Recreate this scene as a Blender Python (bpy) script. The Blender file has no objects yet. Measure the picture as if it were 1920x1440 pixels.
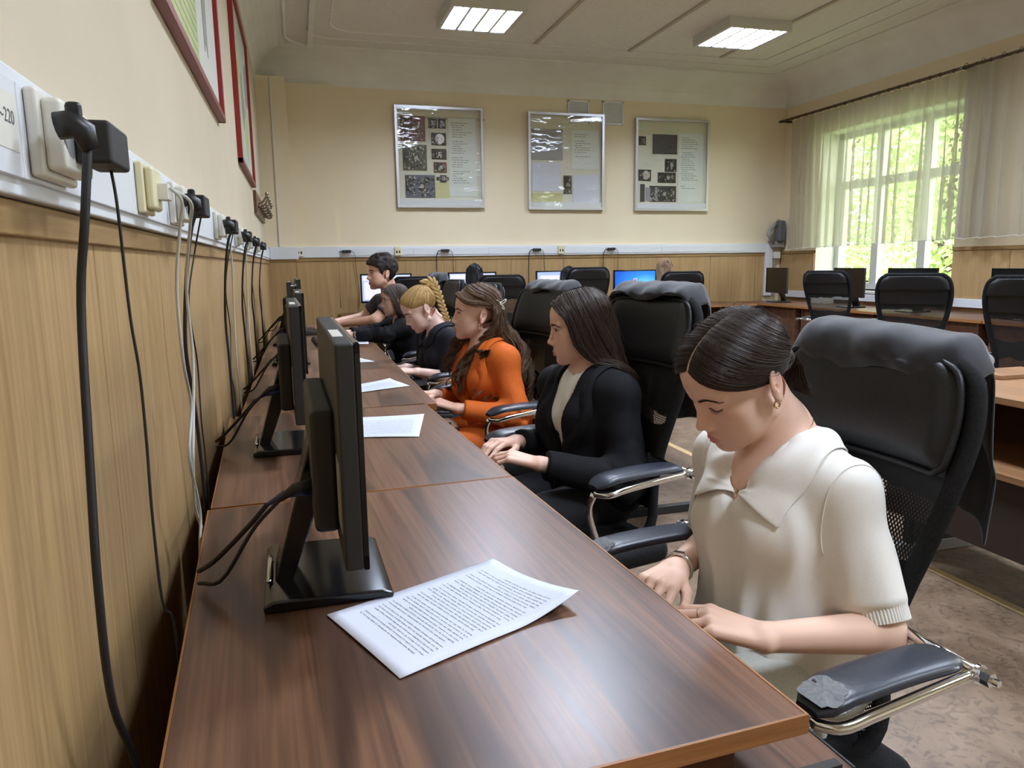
import bpy, bmesh, math, random
import numpy as np
from mathutils import Vector, Matrix
random.seed(7); RNG = np.random.default_rng(7)
S = bpy.context.scene
COL = S.collection
PI = math.pi
# ---------------------------------------------------------------- camera, world, exposure
cam_data = bpy.data.cameras.new('camera'); cam = bpy.data.objects.new('camera', cam_data); COL.objects.link(cam)
cam_data.sensor_width = 36.0; cam_data.lens = 26.104; cam_data.clip_start = .02
cam.matrix_world = Matrix(((.96099838, .05807165, -.27038823, 0), (-.27617014, .15001835, -.94932847, 0),
                           (-.01456587, .98697628, .16020504, 1.235), (0, 0, 0, 1)))
S.camera = cam
w = bpy.data.worlds.new('overcast_sky'); S.world = w; w.use_nodes = True
w.node_tree.nodes['Background'].inputs[0].default_value = (.93, 1.0, .97, 1)
w.node_tree.nodes['Background'].inputs[1].default_value = 4.3
S.view_settings.view_transform = 'Standard'; S.view_settings.look = 'None'
S.view_settings.exposure = 0.76; S.view_settings.gamma = 1.0; S.view_settings.use_curve_mapping = False
S.cycles.max_bounces = 6; S.cycles.diffuse_bounces = 4; S.cycles.glossy_bounces = 2
S.cycles.transmission_bounces = 4; S.cycles.transparent_max_bounces = 12
S.cycles.caustics_reflective = False; S.cycles.caustics_refractive = False
S.cycles.sample_clamp_indirect = 6.0
LAMP_POWER = 55.0
# ---------------------------------------------------------------- materials
def mat(name, color=(.8,.8,.8), rough=.5, metal=0.0, spec=.5, emit=None, estr=0.0, alpha=1.0, trans=0.0, sss=0.0, coat=0.0, sheen=0.0):
    m = bpy.data.materials.new(name); m.use_nodes = True
    b = m.node_tree.nodes['Principled BSDF']
    b.inputs['Base Color'].default_value = (*color, 1); b.inputs['Roughness'].default_value = rough
    b.inputs['Metallic'].default_value = metal; b.inputs['Specular IOR Level'].default_value = spec
    if emit: b.inputs['Emission Color'].default_value = (*emit, 1); b.inputs['Emission Strength'].default_value = estr
    b.inputs['Alpha'].default_value = alpha; b.inputs['Transmission Weight'].default_value = trans
    if sss: b.inputs['Subsurface Weight'].default_value = sss; b.inputs['Subsurface Radius'].default_value = (.008,.003,.0015); b.inputs['Subsurface Scale'].default_value = 1.0
    if coat: b.inputs['Coat Weight'].default_value = coat; b.inputs['Coat Roughness'].default_value = .15
    if sheen: b.inputs['Sheen Weight'].default_value = sheen
    return m
def N(m, t, **kw):
    n = m.node_tree.nodes.new(t)
    for k, v in kw.items():
        if k in n.inputs.keys(): n.inputs[k].default_value = v
        else: setattr(n, k, v)
    return n
def LK(m, a, ao, b, bi): m.node_tree.links.new(a.outputs[ao], b.inputs[bi])
def BS(m): return m.node_tree.nodes['Principled BSDF']
def ramp(m, stops, interp='LINEAR'):
    r = N(m, 'ShaderNodeValToRGB'); e = r.color_ramp.elements; r.color_ramp.interpolation = interp
    while len(e) < len(stops): e.new(.5)
    for i, (p, c) in enumerate(stops): e[i].position = p; e[i].color = (*c, 1)
    return r
def coords(m, scale=(1,1,1), kind='Object', rot=(0,0,0)):
    tc = N(m, 'ShaderNodeTexCoord'); mp = N(m, 'ShaderNodeMapping')
    mp.inputs['Scale'].default_value = scale; mp.inputs['Rotation'].default_value = rot
    LK(m, tc, kind, mp, 'Vector'); return mp
def bump(m, src, out, strength=.2, dist=.002):
    b = N(m, 'ShaderNodeBump'); b.inputs['Strength'].default_value = strength; b.inputs['Distance'].default_value = dist
    LK(m, src, out, b, 'Height'); LK(m, b, 'Normal', BS(m), 'Normal'); return b
def noisy(name, c1, c2, scale=(6,6,6), rough=.6, bstr=0, bdist=.002, detail=6, spec=.4, lo=.35, hi=.65, **kw):
    m = mat(name, c1, rough, spec=spec, **kw); mp = coords(m, scale)
    n = N(m, 'ShaderNodeTexNoise', Scale=1.0, Detail=detail); LK(m, mp, 'Vector', n, 'Vector')
    r = ramp(m, [(lo, c1), (hi, c2)]); LK(m, n, 'Fac', r, 'Fac'); LK(m, r, 'Color', BS(m), 'Base Color')
    if bstr: bump(m, n, 'Fac', bstr, bdist)
    return m
def wood(name, dark, mid, light, along='y', size=1.0, rough=.4, spec=.5, ring=.55, bstr=.05, coat=0):
    m = mat(name, mid, rough, spec=spec, coat=coat)
    ln = {'x': (.6,7,7), 'y': (7,.6,7), 'z': (7,7,.5)}[along]; fine = {'x': (3,130,130), 'y': (130,3,130), 'z': (130,130,3)}[along]
    mp = coords(m, tuple(v*size for v in ln)); mf = coords(m, tuple(v*size for v in fine))
    n1 = N(m, 'ShaderNodeTexNoise', Scale=1.0, Detail=3.0, Distortion=.6); LK(m, mp, 'Vector', n1, 'Vector')
    n2 = N(m, 'ShaderNodeTexNoise', Scale=1.0, Detail=4.0); LK(m, mf, 'Vector', n2, 'Vector')
    ml = N(m, 'ShaderNodeMath', operation='MULTIPLY'); ml.inputs[1].default_value = 16.0; LK(m, n1, 'Fac', ml, 0)
    sn = N(m, 'ShaderNodeMath', operation='SINE'); LK(m, ml, 0, sn, 0)
    r1 = ramp(m, [(0, mid), (1, light)]); LK(m, n1, 'Fac', r1, 'Fac')
    mr = N(m, 'ShaderNodeMapRange'); LK(m, sn, 0, mr, 0)
    mr.inputs[1].default_value = .35; mr.inputs[2].default_value = 1.0; mr.inputs[3].default_value = 0; mr.inputs[4].default_value = ring
    mx = N(m, 'ShaderNodeMix', data_type='RGBA'); LK(m, mr, 0, mx, 0); LK(m, r1, 'Color', mx, 6); mx.inputs[7].default_value = (*dark, 1)
    m2 = N(m, 'ShaderNodeMapRange'); LK(m, n2, 'Fac', m2, 0); m2.inputs[1].default_value = .35; m2.inputs[2].default_value = .7; m2.inputs[3].default_value = 0; m2.inputs[4].default_value = .6
    mx2 = N(m, 'ShaderNodeMix', data_type='RGBA'); LK(m, m2, 0, mx2, 0); LK(m, mx, 2, mx2, 6); mx2.inputs[7].default_value = (*dark, 1)
    LK(m, mx2, 2, BS(m), 'Base Color')
    if bstr: bump(m, n2, 'Fac', bstr, .001)
    return m
def srgb(r, g, b):
    f = lambda c: (c/255/12.92) if c <= 10 else ((c/255+.055)/1.055)**2.4
    return (f(r), f(g), f(b))
M = {}
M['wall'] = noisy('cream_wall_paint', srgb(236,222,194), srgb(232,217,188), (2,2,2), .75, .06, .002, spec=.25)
M['wall_l'] = noisy('darkened_cream_wall_paint', srgb(210,197,174), srgb(204,191,167), (2,2,2), .75, .06, .002, spec=.25)  # same paint as the other walls; less light here is put into the colour
M['cove'] = noisy('white_plaster', srgb(238,236,232), srgb(232,229,224), (3,3,3), .85, .08, .003, spec=.2)
M['ceil'] = noisy('ceiling_plaster', srgb(230,226,220), srgb(223,218,211), (40,40,40), .9, .25, .004, spec=.15)
M['strip'] = mat('ceiling_joint_strip', srgb(184,174,160), .8)
M['wains'] = wood('oak_veneer_panel', srgb(144,114,76), srgb(178,146,100), srgb(190,158,112), 'z', .9, .5, .35, .14, .05)
M['wainsrail'] = wood('oak_rail', srgb(125,96,58), srgb(160,128,82), srgb(178,145,98), 'y', 1.2, .5, .35, .5)
M['wainsrailx'] = wood('oak_rail_across', srgb(125,96,58), srgb(160,128,82), srgb(178,145,98), 'x', 1.2, .5, .35, .5)
M['desk'] = wood('walnut_laminate', srgb(54,36,27), srgb(108,76,57), srgb(132,95,72), 'y', 1.0, .30, .5, .80, .06)
M['desk_plain'] = wood('brown_laminate', srgb(70,45,34), srgb(112,76,56), srgb(128,90,68), 'x', 1.0, .38, .45, .4, .04)
M['band'] = wood('oak_edge_band', srgb(118,76,40), srgb(160,108,62), srgb(176,122,74), 'x', 2, .4, .4, .3)
M['bandy'] = wood('oak_edge_band_long', srgb(118,76,40), srgb(160,108,62), srgb(176,122,74), 'y', 2, .4, .4, .3)
M['tan'] = wood('tan_laminate', srgb(112,78,50), srgb(146,106,72), srgb(158,118,82), 'y', 1.0, .45, .4, .35)
M['pine'] = mat('yellow_wood', srgb(226,184,112), .45)
M['pvc'] = mat('white_pvc', srgb(222,225,230), .38)
M['pvc_w'] = mat('warm_white_plastic', srgb(226,224,214), .35)
M['ivory'] = mat('ivory_plastic', srgb(222,214,176), .35)
M['metalframe'] = mat('brushed_aluminium', srgb(205,205,205), .35, .7)
M['chrome'] = mat('chrome', (.8,.8,.82), .1, 1.0)
M['steel'] = mat('dark_steel', srgb(58,56,54), .45, .8)
M['black'] = mat('black_plastic', srgb(24,24,26), .42)
M['blackm'] = mat('matt_black_plastic', srgb(34,33,32), .6)
M['gloss'] = mat('gloss_black_plastic', srgb(16,16,18), .16)
M['rubber'] = mat('black_cable_rubber', srgb(28,27,30), .5)
M['greycable'] = mat('grey_cable', srgb(190,190,182), .5)
M['bluecable'] = mat('blue_connector', srgb(44,52,110), .4)
M['leather'] = noisy('black_leatherette', srgb(22,22,25), srgb(30,30,33), (160,160,160), .47, .25, .0012, spec=.4)
M['armpad'] = noisy('dark_blue_black_leatherette', srgb(34,37,48), srgb(42,45,56), (160,160,160), .36, .2, .001, spec=.5)
M['worn'] = noisy('worn_grey_backing', srgb(112,114,116), srgb(130,131,132), (200,200,200), .8, .2, .001)
M['coat'] = noisy('dark_coat_cloth', srgb(30,30,36), srgb(40,40,46), (30,30,30), .7, .1, .002, sheen=.25)
M['coat2'] = noisy('charcoal_coat_cloth', srgb(46,46,52), srgb(60,60,66), (30,30,30), .75, .1, .002, sheen=.3)
M['paper'] = mat('white_paper', srgb(214,218,232), .7, spec=.2)
M['ink'] = mat('printed_ink', srgb(70,70,82), .8, spec=.1)
M['red'] = mat('red_frame_paint', srgb(150,40,38), .45)
M['mauve'] = mat('reddish_brown_frame', srgb(128,70,64), .5)
M['steelgrey'] = mat('grey_painted_metal', srgb(150,150,150), .5, .2)
M['brass'] = mat('worn_nickel', srgb(150,140,125), .3, .9)
M['floor'] = None
def floor_material():
    m = mat('marbled_linoleum', srgb(150,130,112), .42, spec=.35); mp = coords(m, (2.2,2.2,2.2))
    n1 = N(m, 'ShaderNodeTexNoise', Scale=1.6, Detail=9.0, Roughness=.65, Distortion=1.6); LK(m, mp, 'Vector', n1, 'Vector')
    n2 = N(m, 'ShaderNodeTexNoise', Scale=9.0, Detail=6.0, Distortion=2.2); LK(m, mp, 'Vector', n2, 'Vector')
    r = ramp(m, [(.3, srgb(96,78,63)), (.5, srgb(126,107,89)), (.7, srgb(144,125,107))]); LK(m, n1, 'Fac', r, 'Fac')
    r2 = ramp(m, [(.40, srgb(110,90,76)), (.47, srgb(226,216,206))]); LK(m, n2, 'Fac', r2, 'Fac')
    mx = N(m, 'ShaderNodeMix', data_type='RGBA', blend_type='MULTIPLY'); mx.inputs[0].default_value = .45
    LK(m, r, 'Color', mx, 6); LK(m, r2, 'Color', mx, 7); LK(m, mx, 2, BS(m), 'Base Color'); return m
M['floor'] = floor_material()
# ---------------------------------------------------------------- mesh helpers
class MB:
    """collects boxes, tubes and sweeps in world coordinates; build() links them as ONE mesh object"""
    def __init__(s): s.v = []; s.f = []; s.mi = []; s.cur = 0
    def add(s, vs, fs):
        o = len(s.v); s.v += [tuple(map(float, p)) for p in vs]; s.f += [tuple(i+o for i in f) for f in fs]; s.mi += [s.cur]*len(fs); return s
    def box(s, x0, x1, y0, y1, z0, z1):
        x0, x1 = sorted((x0, x1)); y0, y1 = sorted((y0, y1)); z0, z1 = sorted((z0, z1))
        return s.add([(x0,y0,z0),(x1,y0,z0),(x1,y1,z0),(x0,y1,z0),(x0,y0,z1),(x1,y0,z1),(x1,y1,z1),(x0,y1,z1)],
                     [(0,3,2,1),(4,5,6,7),(0,1,5,4),(1,2,6,5),(2,3,7,6),(3,0,4,7)])
    def prism(s, poly, h0, h1, axis='z'):
        """poly: 2-D outline (ccw), extruded h0..h1 along axis; x: (y,z) y: (x,z) z: (x,y)"""
        n = len(poly); P = []
        for h in (h0, h1):
            for a, b in poly: P.append({'z': (a,b,h), 'y': (a,h,b), 'x': (h,a,b)}[axis])
        F = [tuple(range(n))[::-1], tuple(range(n, 2*n))] + [(i, (i+1)%n, n+(i+1)%n, n+i) for i in range(n)]
        return s.add(P, F)
    def tube(s, pts, r, seg=8, close=False, cap=True, flat=1.0):
        pts = [Vector(p) for p in pts]; n = len(pts); rs = r if isinstance(r, (list, tuple, np.ndarray)) else [r]*n
        t0 = (pts[1]-pts[0]).normalized(); up = Vector((0,0,1)) if abs(t0.z) < .9 else Vector((1,0,0))
        u = t0.cross(up).normalized(); V = []
        for i in range(n):
            a = pts[(i-1) % n] if (close or i > 0) else pts[i]; b = pts[(i+1) % n] if (close or i < n-1) else pts[i]
            t = (b-a).normalized(); u = (u - t*u.dot(t)).normalized(); v = t.cross(u)
            for k in range(seg):
                an = 2*PI*k/seg; V.append(pts[i] + u*(rs[i]*math.cos(an)) + v*(rs[i]*math.sin(an)*flat))
        F = []
        for i in range(n if close else n-1):
            j = (i+1) % n
            for k in range(seg): F.append((i*seg+k, i*seg+(k+1)%seg, j*seg+(k+1)%seg, j*seg+k))
        if cap and not close: F += [tuple(range(seg))[::-1], tuple((n-1)*seg+k for k in range(seg))]
        return s.add(V, F)
    def cyl(s, a, b, r, seg=16, r2=None): return s.tube([a, b], [r, r if r2 is None else r2], seg)
    def grid(s, fn, nu, nv, close_u=False):
        V = [fn(i/(nu if close_u else nu-1), j/(nv-1)) for i in range(nu) for j in range(nv)]; F = []
        for i in range(nu if close_u else nu-1):
            for j in range(nv-1):
                a = i*nv+j; b = ((i+1) % nu)*nv+j; F.append((a, b, b+1, a+1))
        return s.add(V, F)
    def sphere(s, c, r, seg=12, rings=8, sc=(1,1,1)):
        V = [(c[0], c[1], c[2]+r*sc[2])]
        for i in range(1, rings):
            th = PI*i/rings
            for k in range(seg):
                a = 2*PI*k/seg; V.append((c[0]+r*sc[0]*math.sin(th)*math.cos(a), c[1]+r*sc[1]*math.sin(th)*math.sin(a), c[2]+r*sc[2]*math.cos(th)))
        V.append((c[0], c[1], c[2]-r*sc[2])); F = []; last = len(V)-1
        for k in range(seg):
            F.append((0, 1+k, 1+(k+1)%seg)); b = 1+(rings-2)*seg; F.append((last, b+(k+1)%seg, b+k))
        for i in range(rings-2):
            for k in range(seg):
                a = 1+i*seg+k; a2 = 1+i*seg+(k+1)%seg; F.append((a, a+seg, a2+seg, a2))
        return s.add(V, F)
    def xf(s, M4, start=0):
        for i in range(start, len(s.v)): s.v[i] = tuple(M4 @ Vector(s.v[i]))
        return s
    def build(s, name, material, parent=None, bevel=0, seg=2, smooth=False, solid=0, sub=0, mats=None):
        me = bpy.data.meshes.new(name); me.from_pydata(s.v, [], s.f)
        for mm in ([material] if mats is None else mats): me.materials.append(mm)
        if mats is not None: me.polygons.foreach_set('material_index', s.mi)
        if smooth: me.polygons.foreach_set('use_smooth', [True]*len(me.polygons))
        o = bpy.data.objects.new(name, me); COL.objects.link(o)
        if parent is not None: o.parent = parent; rel(o)
        bm = bmesh.new(); bm.from_mesh(me); bmesh.ops.recalc_face_normals(bm, faces=bm.faces); bm.to_mesh(me); bm.free()
        if solid: md = o.modifiers.new('thickness', 'SOLIDIFY'); md.thickness = solid; md.offset = 0
        if bevel:
            md = o.modifiers.new('bevel', 'BEVEL'); md.width = bevel; md.segments = seg; md.limit_method = 'ANGLE'; md.angle_limit = math.radians(40)
            if seg > 1: me.polygons.foreach_set('use_smooth', [True]*len(me.polygons)); md.harden_normals = True
        if sub: md = o.modifiers.new('subdivision', 'SUBSURF'); md.levels = sub; md.render_levels = sub
        return o
ABS = {}
def rel(o):
    """mesh was written in world space: shift it into the space of its (unrotated) ancestors"""
    off = Vector((0,0,0)); p = o.parent
    while p is not None: off += p.location; p = p.parent
    if p is None and off.length > 0: o.data.transform(Matrix.Translation(-off))
def thing(name, label, cat, loc=(0,0,0), group=None):
    o = bpy.data.objects.new(name, None); COL.objects.link(o); o.location = loc; o.empty_display_size = .1
    return tag(o, label, cat, group)
def tag(o, label, cat, group=None):
    o['label'] = label; o['category'] = cat
    if group: o['group'] = group
    return o
def struct(o): o['kind'] = 'structure'; return o
def origin(o, loc):
    """move the origin of a one-mesh thing to its base"""
    o.data.transform(Matrix.Translation(-Vector(loc))); o.location = loc; return o
def dup(root, loc, rotz=None, label=None, group=None):
    r = root.copy(); COL.objects.link(r); r.location = loc
    if rotz is not None: r.rotation_euler = (0,0,rotz)
    if label: r['label'] = label
    if group: r['group'] = group
    for ch in list(root.children):
        c = ch.copy(); COL.objects.link(c); c.parent = r
        for g in list(ch.children):
            d = g.copy(); COL.objects.link(d); d.parent = c
    return r
def spline(pts, n=24):
    """Catmull-Rom through the points"""
    P = [np.array(p, float) for p in pts]; P = [2*P[0]-P[1]] + P + [2*P[-1]-P[-2]]; out = []
    m = len(P)-3
    for i in range(n):
        t = i/(n-1)*m; k = min(int(t), m-1); t -= k; a, b, c, d = P[k:k+4]
        out.append(.5*((2*b)+(-a+c)*t+(2*a-5*b+4*c-d)*t*t+(-a+3*b-3*c+d)*t**3))
    return out
# ================================================================ ROOM SHELL
XL, XR, YN, YF, ZC = -.27, 5.74, -2.6, 8.0, 3.29
struct(MB().box(XL-.2, XR+.45, YN-.2, YF+.2, -.1, 0).build('floor', M['floor']))
struct(MB().box(2.36, 2.405, -1.0, 5.2, .0005, .002).build('trim_1', mat('tan_floor_seam', srgb(176,150,104), .5)))
cl = MB().box(XL-.2, XR+.45, YN-.2, YF+.2, ZC, ZC+.1); struct(cl.build('ceiling', M['ceil']))
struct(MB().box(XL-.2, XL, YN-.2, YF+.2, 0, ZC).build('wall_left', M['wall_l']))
struct(MB().box(XL-.2, XR+.45, YF, YF+.2, 0, ZC).build('wall_far', M['wall']))
struct(MB().box(XL-.2, XR+.45, YN-.2, YN, 0, ZC).build('wall_near', M['wall']))
WIN = [(5.466, 7.36), (1.75, 3.65), (-1.95, -.05)]; WZ0, WZ1 = .90, 2.62  # last two openings are unseen, added to let in more daylight
wr = MB(); ys = [YN-.2] + [v for a, b in sorted(WIN) for v in (a, b)] + [YF+.2]
for i in range(0, len(ys), 2): wr.box(XR, XR+.42, ys[i], ys[i+1], 0, ZC)
for a, b in WIN: wr.box(XR, XR+.42, a, b, 0, WZ0); wr.box(XR, XR+.42, a, b, WZ1, ZC)
struct(wr.build('wall_right', M['wall']))
struct(MB().box(XL, 0.0, 7.68, YF, 0, 3.01).build('trim_2', M['wall']))                  # boxed-in pipe chase in the corner
struct(MB().box(0.0, .42, 7.93, YF, 0, 3.01).build('trim_3', M['wall']))                 # shallow pilaster
struct(MB().box(-.142, -.128, 7.667, 7.68, 1.43, 3.0).build('trim_4', M['pvc_w']))       # thin conduit on the chase
def cove_profile(n=9, w_=.38, h=.28):
    P = [(0,0)]
    for i in range(n): a = PI/2*i/(n-1); P.append((w_*(1-math.cos(a))*1.0, h*math.sin(a)))
    return P + [(0, h)]
cp = cove_profile()[1:-1]; z0 = 3.01
def cove(name, f):
    mb = MB(); n = len(cp); V = []
    for e in (0, 1):
        for d, h in cp: V.append(f(d, z0+h, e))
        V.append(f(0, ZC, e))
    n += 1; F = [(i, (i+1) % n, n+(i+1) % n, n+i) for i in range(n)] + [tuple(range(n)), tuple(range(n, 2*n))[::-1]]
    return struct(mb.add(V, F).build(name, M['cove']))
cove('trim_5', lambda d, z, e: (XL+.0 if e == 0 else XR, YF-d, z))
cove('trim_6', lambda d, z, e: (XR-d, YN if e == 0 else YF, z))
cove('trim_7', lambda d, z, e: (XL+d*.75, YN if e == 0 else YF, z))
def arc(x0, y0, r):                      # moulding line that turns a rounded corner over the chase
    P = [(x0, YN, ZC-.004), (x0, y0-r-.5, ZC-.004)]
    for i in range(13): a = PI-PI/2*i/12; P.append((x0+r+r*math.cos(a), y0-r+r*math.sin(a), ZC-.004))
    return P + [(XR-.44 - (7.6-y0), y0, ZC-.004), (XR-.44-(7.6-y0), YN, ZC-.004)]
for k, (x0, y0, r, th) in enumerate([(.02, 7.62, .28, .016), (.20, 7.36, .24, .007), (.40, 7.12, .22, .009)]):
    struct(MB().tube(arc(x0, y0, r), th, 6, flat=1).build('trim_%d' % (8+k), M['cove'], smooth=True))
for k, (x, y1) in enumerate([(2.30, 7.10), (3.28, 7.12), (4.3, 7.12), (1.25, 3.0)]):
    struct(MB().box(x-.017, x+.017, YN, y1, ZC-.012, ZC).build('trim_%d' % (11+k), M['strip']))
struct(MB().box(.22, .265, YN, 7.6, ZC-.03, ZC).build('trim_15', M['cove']))             # square cable duct on the ceiling
# ---- wainscot: oak veneer panels, grooves between them, a rail on top
def wains(name, axis, fixed, a, b, side, z1=1.318, z0=0, rail=True):
    mb = MB(); t = .012; step = .62; s0 = a
    while s0 < b-.01:
        s1 = min(s0+step, b)
        x0, x1 = sorted((fixed, fixed+side*t))
        if axis == 'x': mb.box(x0, x1, s0+.002, s1-.002, z0, z1-.03)
        else: mb.box(s0+.002, s1-.002, x0, x1, z0, z1-.03)
        s0 = s1
    x0, x1 = sorted((fixed, fixed+side*.004))
    if axis == 'x': mb.box(x0, x1, a, b, z0, z1-.03)
    else: mb.box(a, b, x0, x1, z0, z1-.03)
    o = struct(mb.build(name, M['wains'], bevel=.0015))
    if rail:
        x0, x1 = sorted((fixed, fixed+side*.02)); r = MB()
        if axis == 'x': r.box(x0, x1, a, b, z1-.034, z1)
        else: r.box(a, b, x0, x1, z1-.034, z1)
        r.build('rail', M['wainsrail' if axis == 'x' else 'wainsrailx'], o, bevel=.003)
wains('trim_16', 'x', XL, YN, 7.68, 1, 1.301)
wains('trim_17', 'y', 7.68, XL, 0.0, -1)
wains('trim_18', 'y', 7.93, 0.002, .42, -1)
wains('trim_19', 'y', YF, .42, 5.5, -1)
wains('trim_20', 'x', XR, 7.36, YF, -1, 1.335)
wains('trim_21', 'x', XR, 3.65, 5.466, -1, 1.325)
wains('trim_22', 'x', XR, -.05, 1.75, -1, 1.325)
for k, (a, b) in enumerate(WIN): wains('trim_%d' % (23+k), 'x', XR, a, b, -1, .89, rail=False)
# ---- windows
M['glass'] = mat('window_glass', (1,1,1), .0, spec=.4)
def glass_material():
    m = M['glass']; nt = m.node_tree; nt.nodes.remove(BS(m)); out = nt.nodes['Material Output']
    t = N(m, 'ShaderNodeBsdfTransparent'); g = N(m, 'ShaderNodeBsdfGlossy'); g.inputs['Roughness'].default_value = .02
    mx = N(m, 'ShaderNodeMixShader'); mx.inputs[0].default_value = .06; LK(m, t, 0, mx, 1); LK(m, g, 0, mx, 2); LK(m, mx, 0, out, 'Surface')
glass_material()
M['frame'] = mat('white_window_frame', srgb(226,228,226), .4)
M['reveal'] = mat('white_reveal_paint', srgb(226,224,214), .7)
for k, (a, b) in enumerate(WIN):
    gx = XR+.26; f = MB()
    f.box(gx, gx+.06, a, a+.07, WZ0, WZ1); f.box(gx, gx+.06, b-.07, b, WZ0, WZ1); f.box(gx, gx+.06, a, b, WZ0, WZ0+.07); f.box(gx, gx+.06, a, b, WZ1-.07, WZ1)
    L = b-a
    for m_ in (a+L/3, a+2*L/3): f.box(gx-.01, gx+.06, m_-.05, m_+.05, WZ0, WZ1)
    f.box(gx-.005, gx+.06, a, b, 2.0, 2.09)
    wo = struct(f.build('window_%d' % (k+1), M['frame'], bevel=.004))
    MB().box(gx+.03, gx+.034, a+.06, b-.06, WZ0+.06, WZ1-.06).build('glass', M['glass'], wo)
    MB().box(XR-.05, gx, a, b, WZ0-.03, WZ0).build('sill', M['reveal'], wo, bevel=.004)
    rv = MB(); rv.box(XR+.001, gx, a-.001, a+.006, WZ0, WZ1); rv.box(XR+.001, gx, b-.006, b+.001, WZ0, WZ1); rv.box(XR+.001, gx, a, b, WZ1-.006, WZ1)
    rv.build('reveal', M['reveal'], wo)
    if k == 0: MB().box(XR-.018, XR+.0005, b, b+.016, WZ0, 1.335).build('edge_strip', M['bandy'], wo); 
# ---- outside: ground and trees seen through the panes
struct(MB().box(6.2, 40, -20, 40, -2.2, -2.0).build('ground', noisy('lawn', srgb(110,140,70), srgb(150,170,96), (1,1,1), .9)))
M['leaf'] = noisy('sunlit_leaves', srgb(158,182,108), srgb(218,230,178), (1.3,1.3,1.3), .6, lo=.3, hi=.7)
M['bark'] = noisy('bark', srgb(86,72,58), srgb(120,104,86), (8,8,2), .9, .5, .01)
def leaf_tree(x, y, h, rad, n, label):
    n = int(n*1.9)
    t = thing('tree', label, 'tree', (x, y, -2.0), 'trees outside the window')
    tr = MB(); tr.tube(spline([(x,y,-2),(x+.1,y,.0),(x-.1,y+.1,h*.5),(x,y,h-.5)], 10), [.16-.011*i for i in range(10)], 8)
    for k in range(7):
        a = RNG.uniform(0, 6.28); zz = RNG.uniform(.2, h-.8)
        tr.tube([(x,y,zz), (x+math.cos(a)*rad*.6, y+math.sin(a)*rad*.6, zz+rad*.5)], [.05,.015], 6)
    tr.build('trunk', M['bark'], t, smooth=True)
    c = np.array([x, y, h*.5]); d = RNG.normal(size=(n,3)); d /= np.linalg.norm(d, axis=1)[:,None]
    P = c + d*np.array([rad, rad, h*.62])*(RNG.uniform(.15, 1, (n,1))**.5)
    q = RNG.normal(size=(n,3)); q /= np.linalg.norm(q, axis=1)[:,None]; u = np.cross(q, RNG.normal(size=(n,3))); u /= np.linalg.norm(u, axis=1)[:,None]
    n *= 1; L = RNG.uniform(.04, .085, (n,1)); W = L*.5
    V = np.stack([P-q*L, P+u*W+q*.1*L, P+q*L, P-u*W+q*.1*L], 1).reshape(-1,3)
    me = bpy.data.meshes.new('foliage'); me.from_pydata(V.tolist(), [], np.arange(4*n).reshape(-1,4).tolist()); me.materials.append(M['leaf'])
    o = bpy.data.objects.new('foliage', me); COL.objects.link(o); o.parent = t; rel(o)
leaf_tree(9.7, 9.2, 4.6, 1.25, 5200, 'leafy tree outside the far window, behind its left panes')
leaf_tree(9.9, 12.2, 5.0, 1.6, 5200, 'leafy tree outside the far window, farthest along the wall')
leaf_tree(8.9, 6.7, 4.4, 1.15, 4200, 'leafy tree outside the far window, behind its right pane')
leaf_tree(14.2, 13.0, 6.5, 2.5, 6000, 'taller leafy tree farther off outside the far window')
# ---- curtain rod and sheer curtains
cr = thing('curtain_rod', 'dark brown curtain rod running along the window wall', 'curtain rod', (5.62, 5.5, 2.83))
MB().cyl((5.62, 7.96, 2.845), (5.62, 1.6, 2.835), .014, 12).build('rod', mat('dark_brown_rod', srgb(84,62,44), .5), cr, smooth=True)
for y in (7.9, 5.4, 3.0): MB().box(5.60, XR, y-.012, y+.012, 2.83, 2.85).build('bracket', M['steel'], cr)
def sheer():
    m = bpy.data.materials.new('sheer_white_curtain'); m.use_nodes = True; nt = m.node_tree; nt.nodes.remove(BS(m)); out = nt.nodes['Material Output']
    t = N(m, 'ShaderNodeBsdfTransparent'); t.inputs[0].default_value = (1,.99,.95,1); d = N(m, 'ShaderNodeBsdfDiffuse'); d.inputs[0].default_value = (.46,.44,.41,1)
    tl = N(m, 'ShaderNodeBsdfTranslucent'); tl.inputs[0].default_value = (.78,.75,.60,1)
    a = N(m, 'ShaderNodeMixShader'); a.inputs[0].default_value = .5; LK(m, d, 0, a, 1); LK(m, tl, 0, a, 2)
    lw = N(m, 'ShaderNodeLayerWeight'); lw.inputs[0].default_value = .45
    mr = N(m, 'ShaderNodeMapRange'); mr.inputs[3].default_value = .46; mr.inputs[4].default_value = .90; LK(m, lw, 'Facing', mr, 0)
    b = N(m, 'ShaderNodeMixShader'); LK(m, mr, 0, b, 0); LK(m, t, 0, b, 1); LK(m, a, 0, b, 2); LK(m, b, 0, out, 'Surface'); return m
M['sheer'] = sheer(); M['hem'] = mat('curtain_hem', srgb(225,222,214), .8, alpha=.8)
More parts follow.
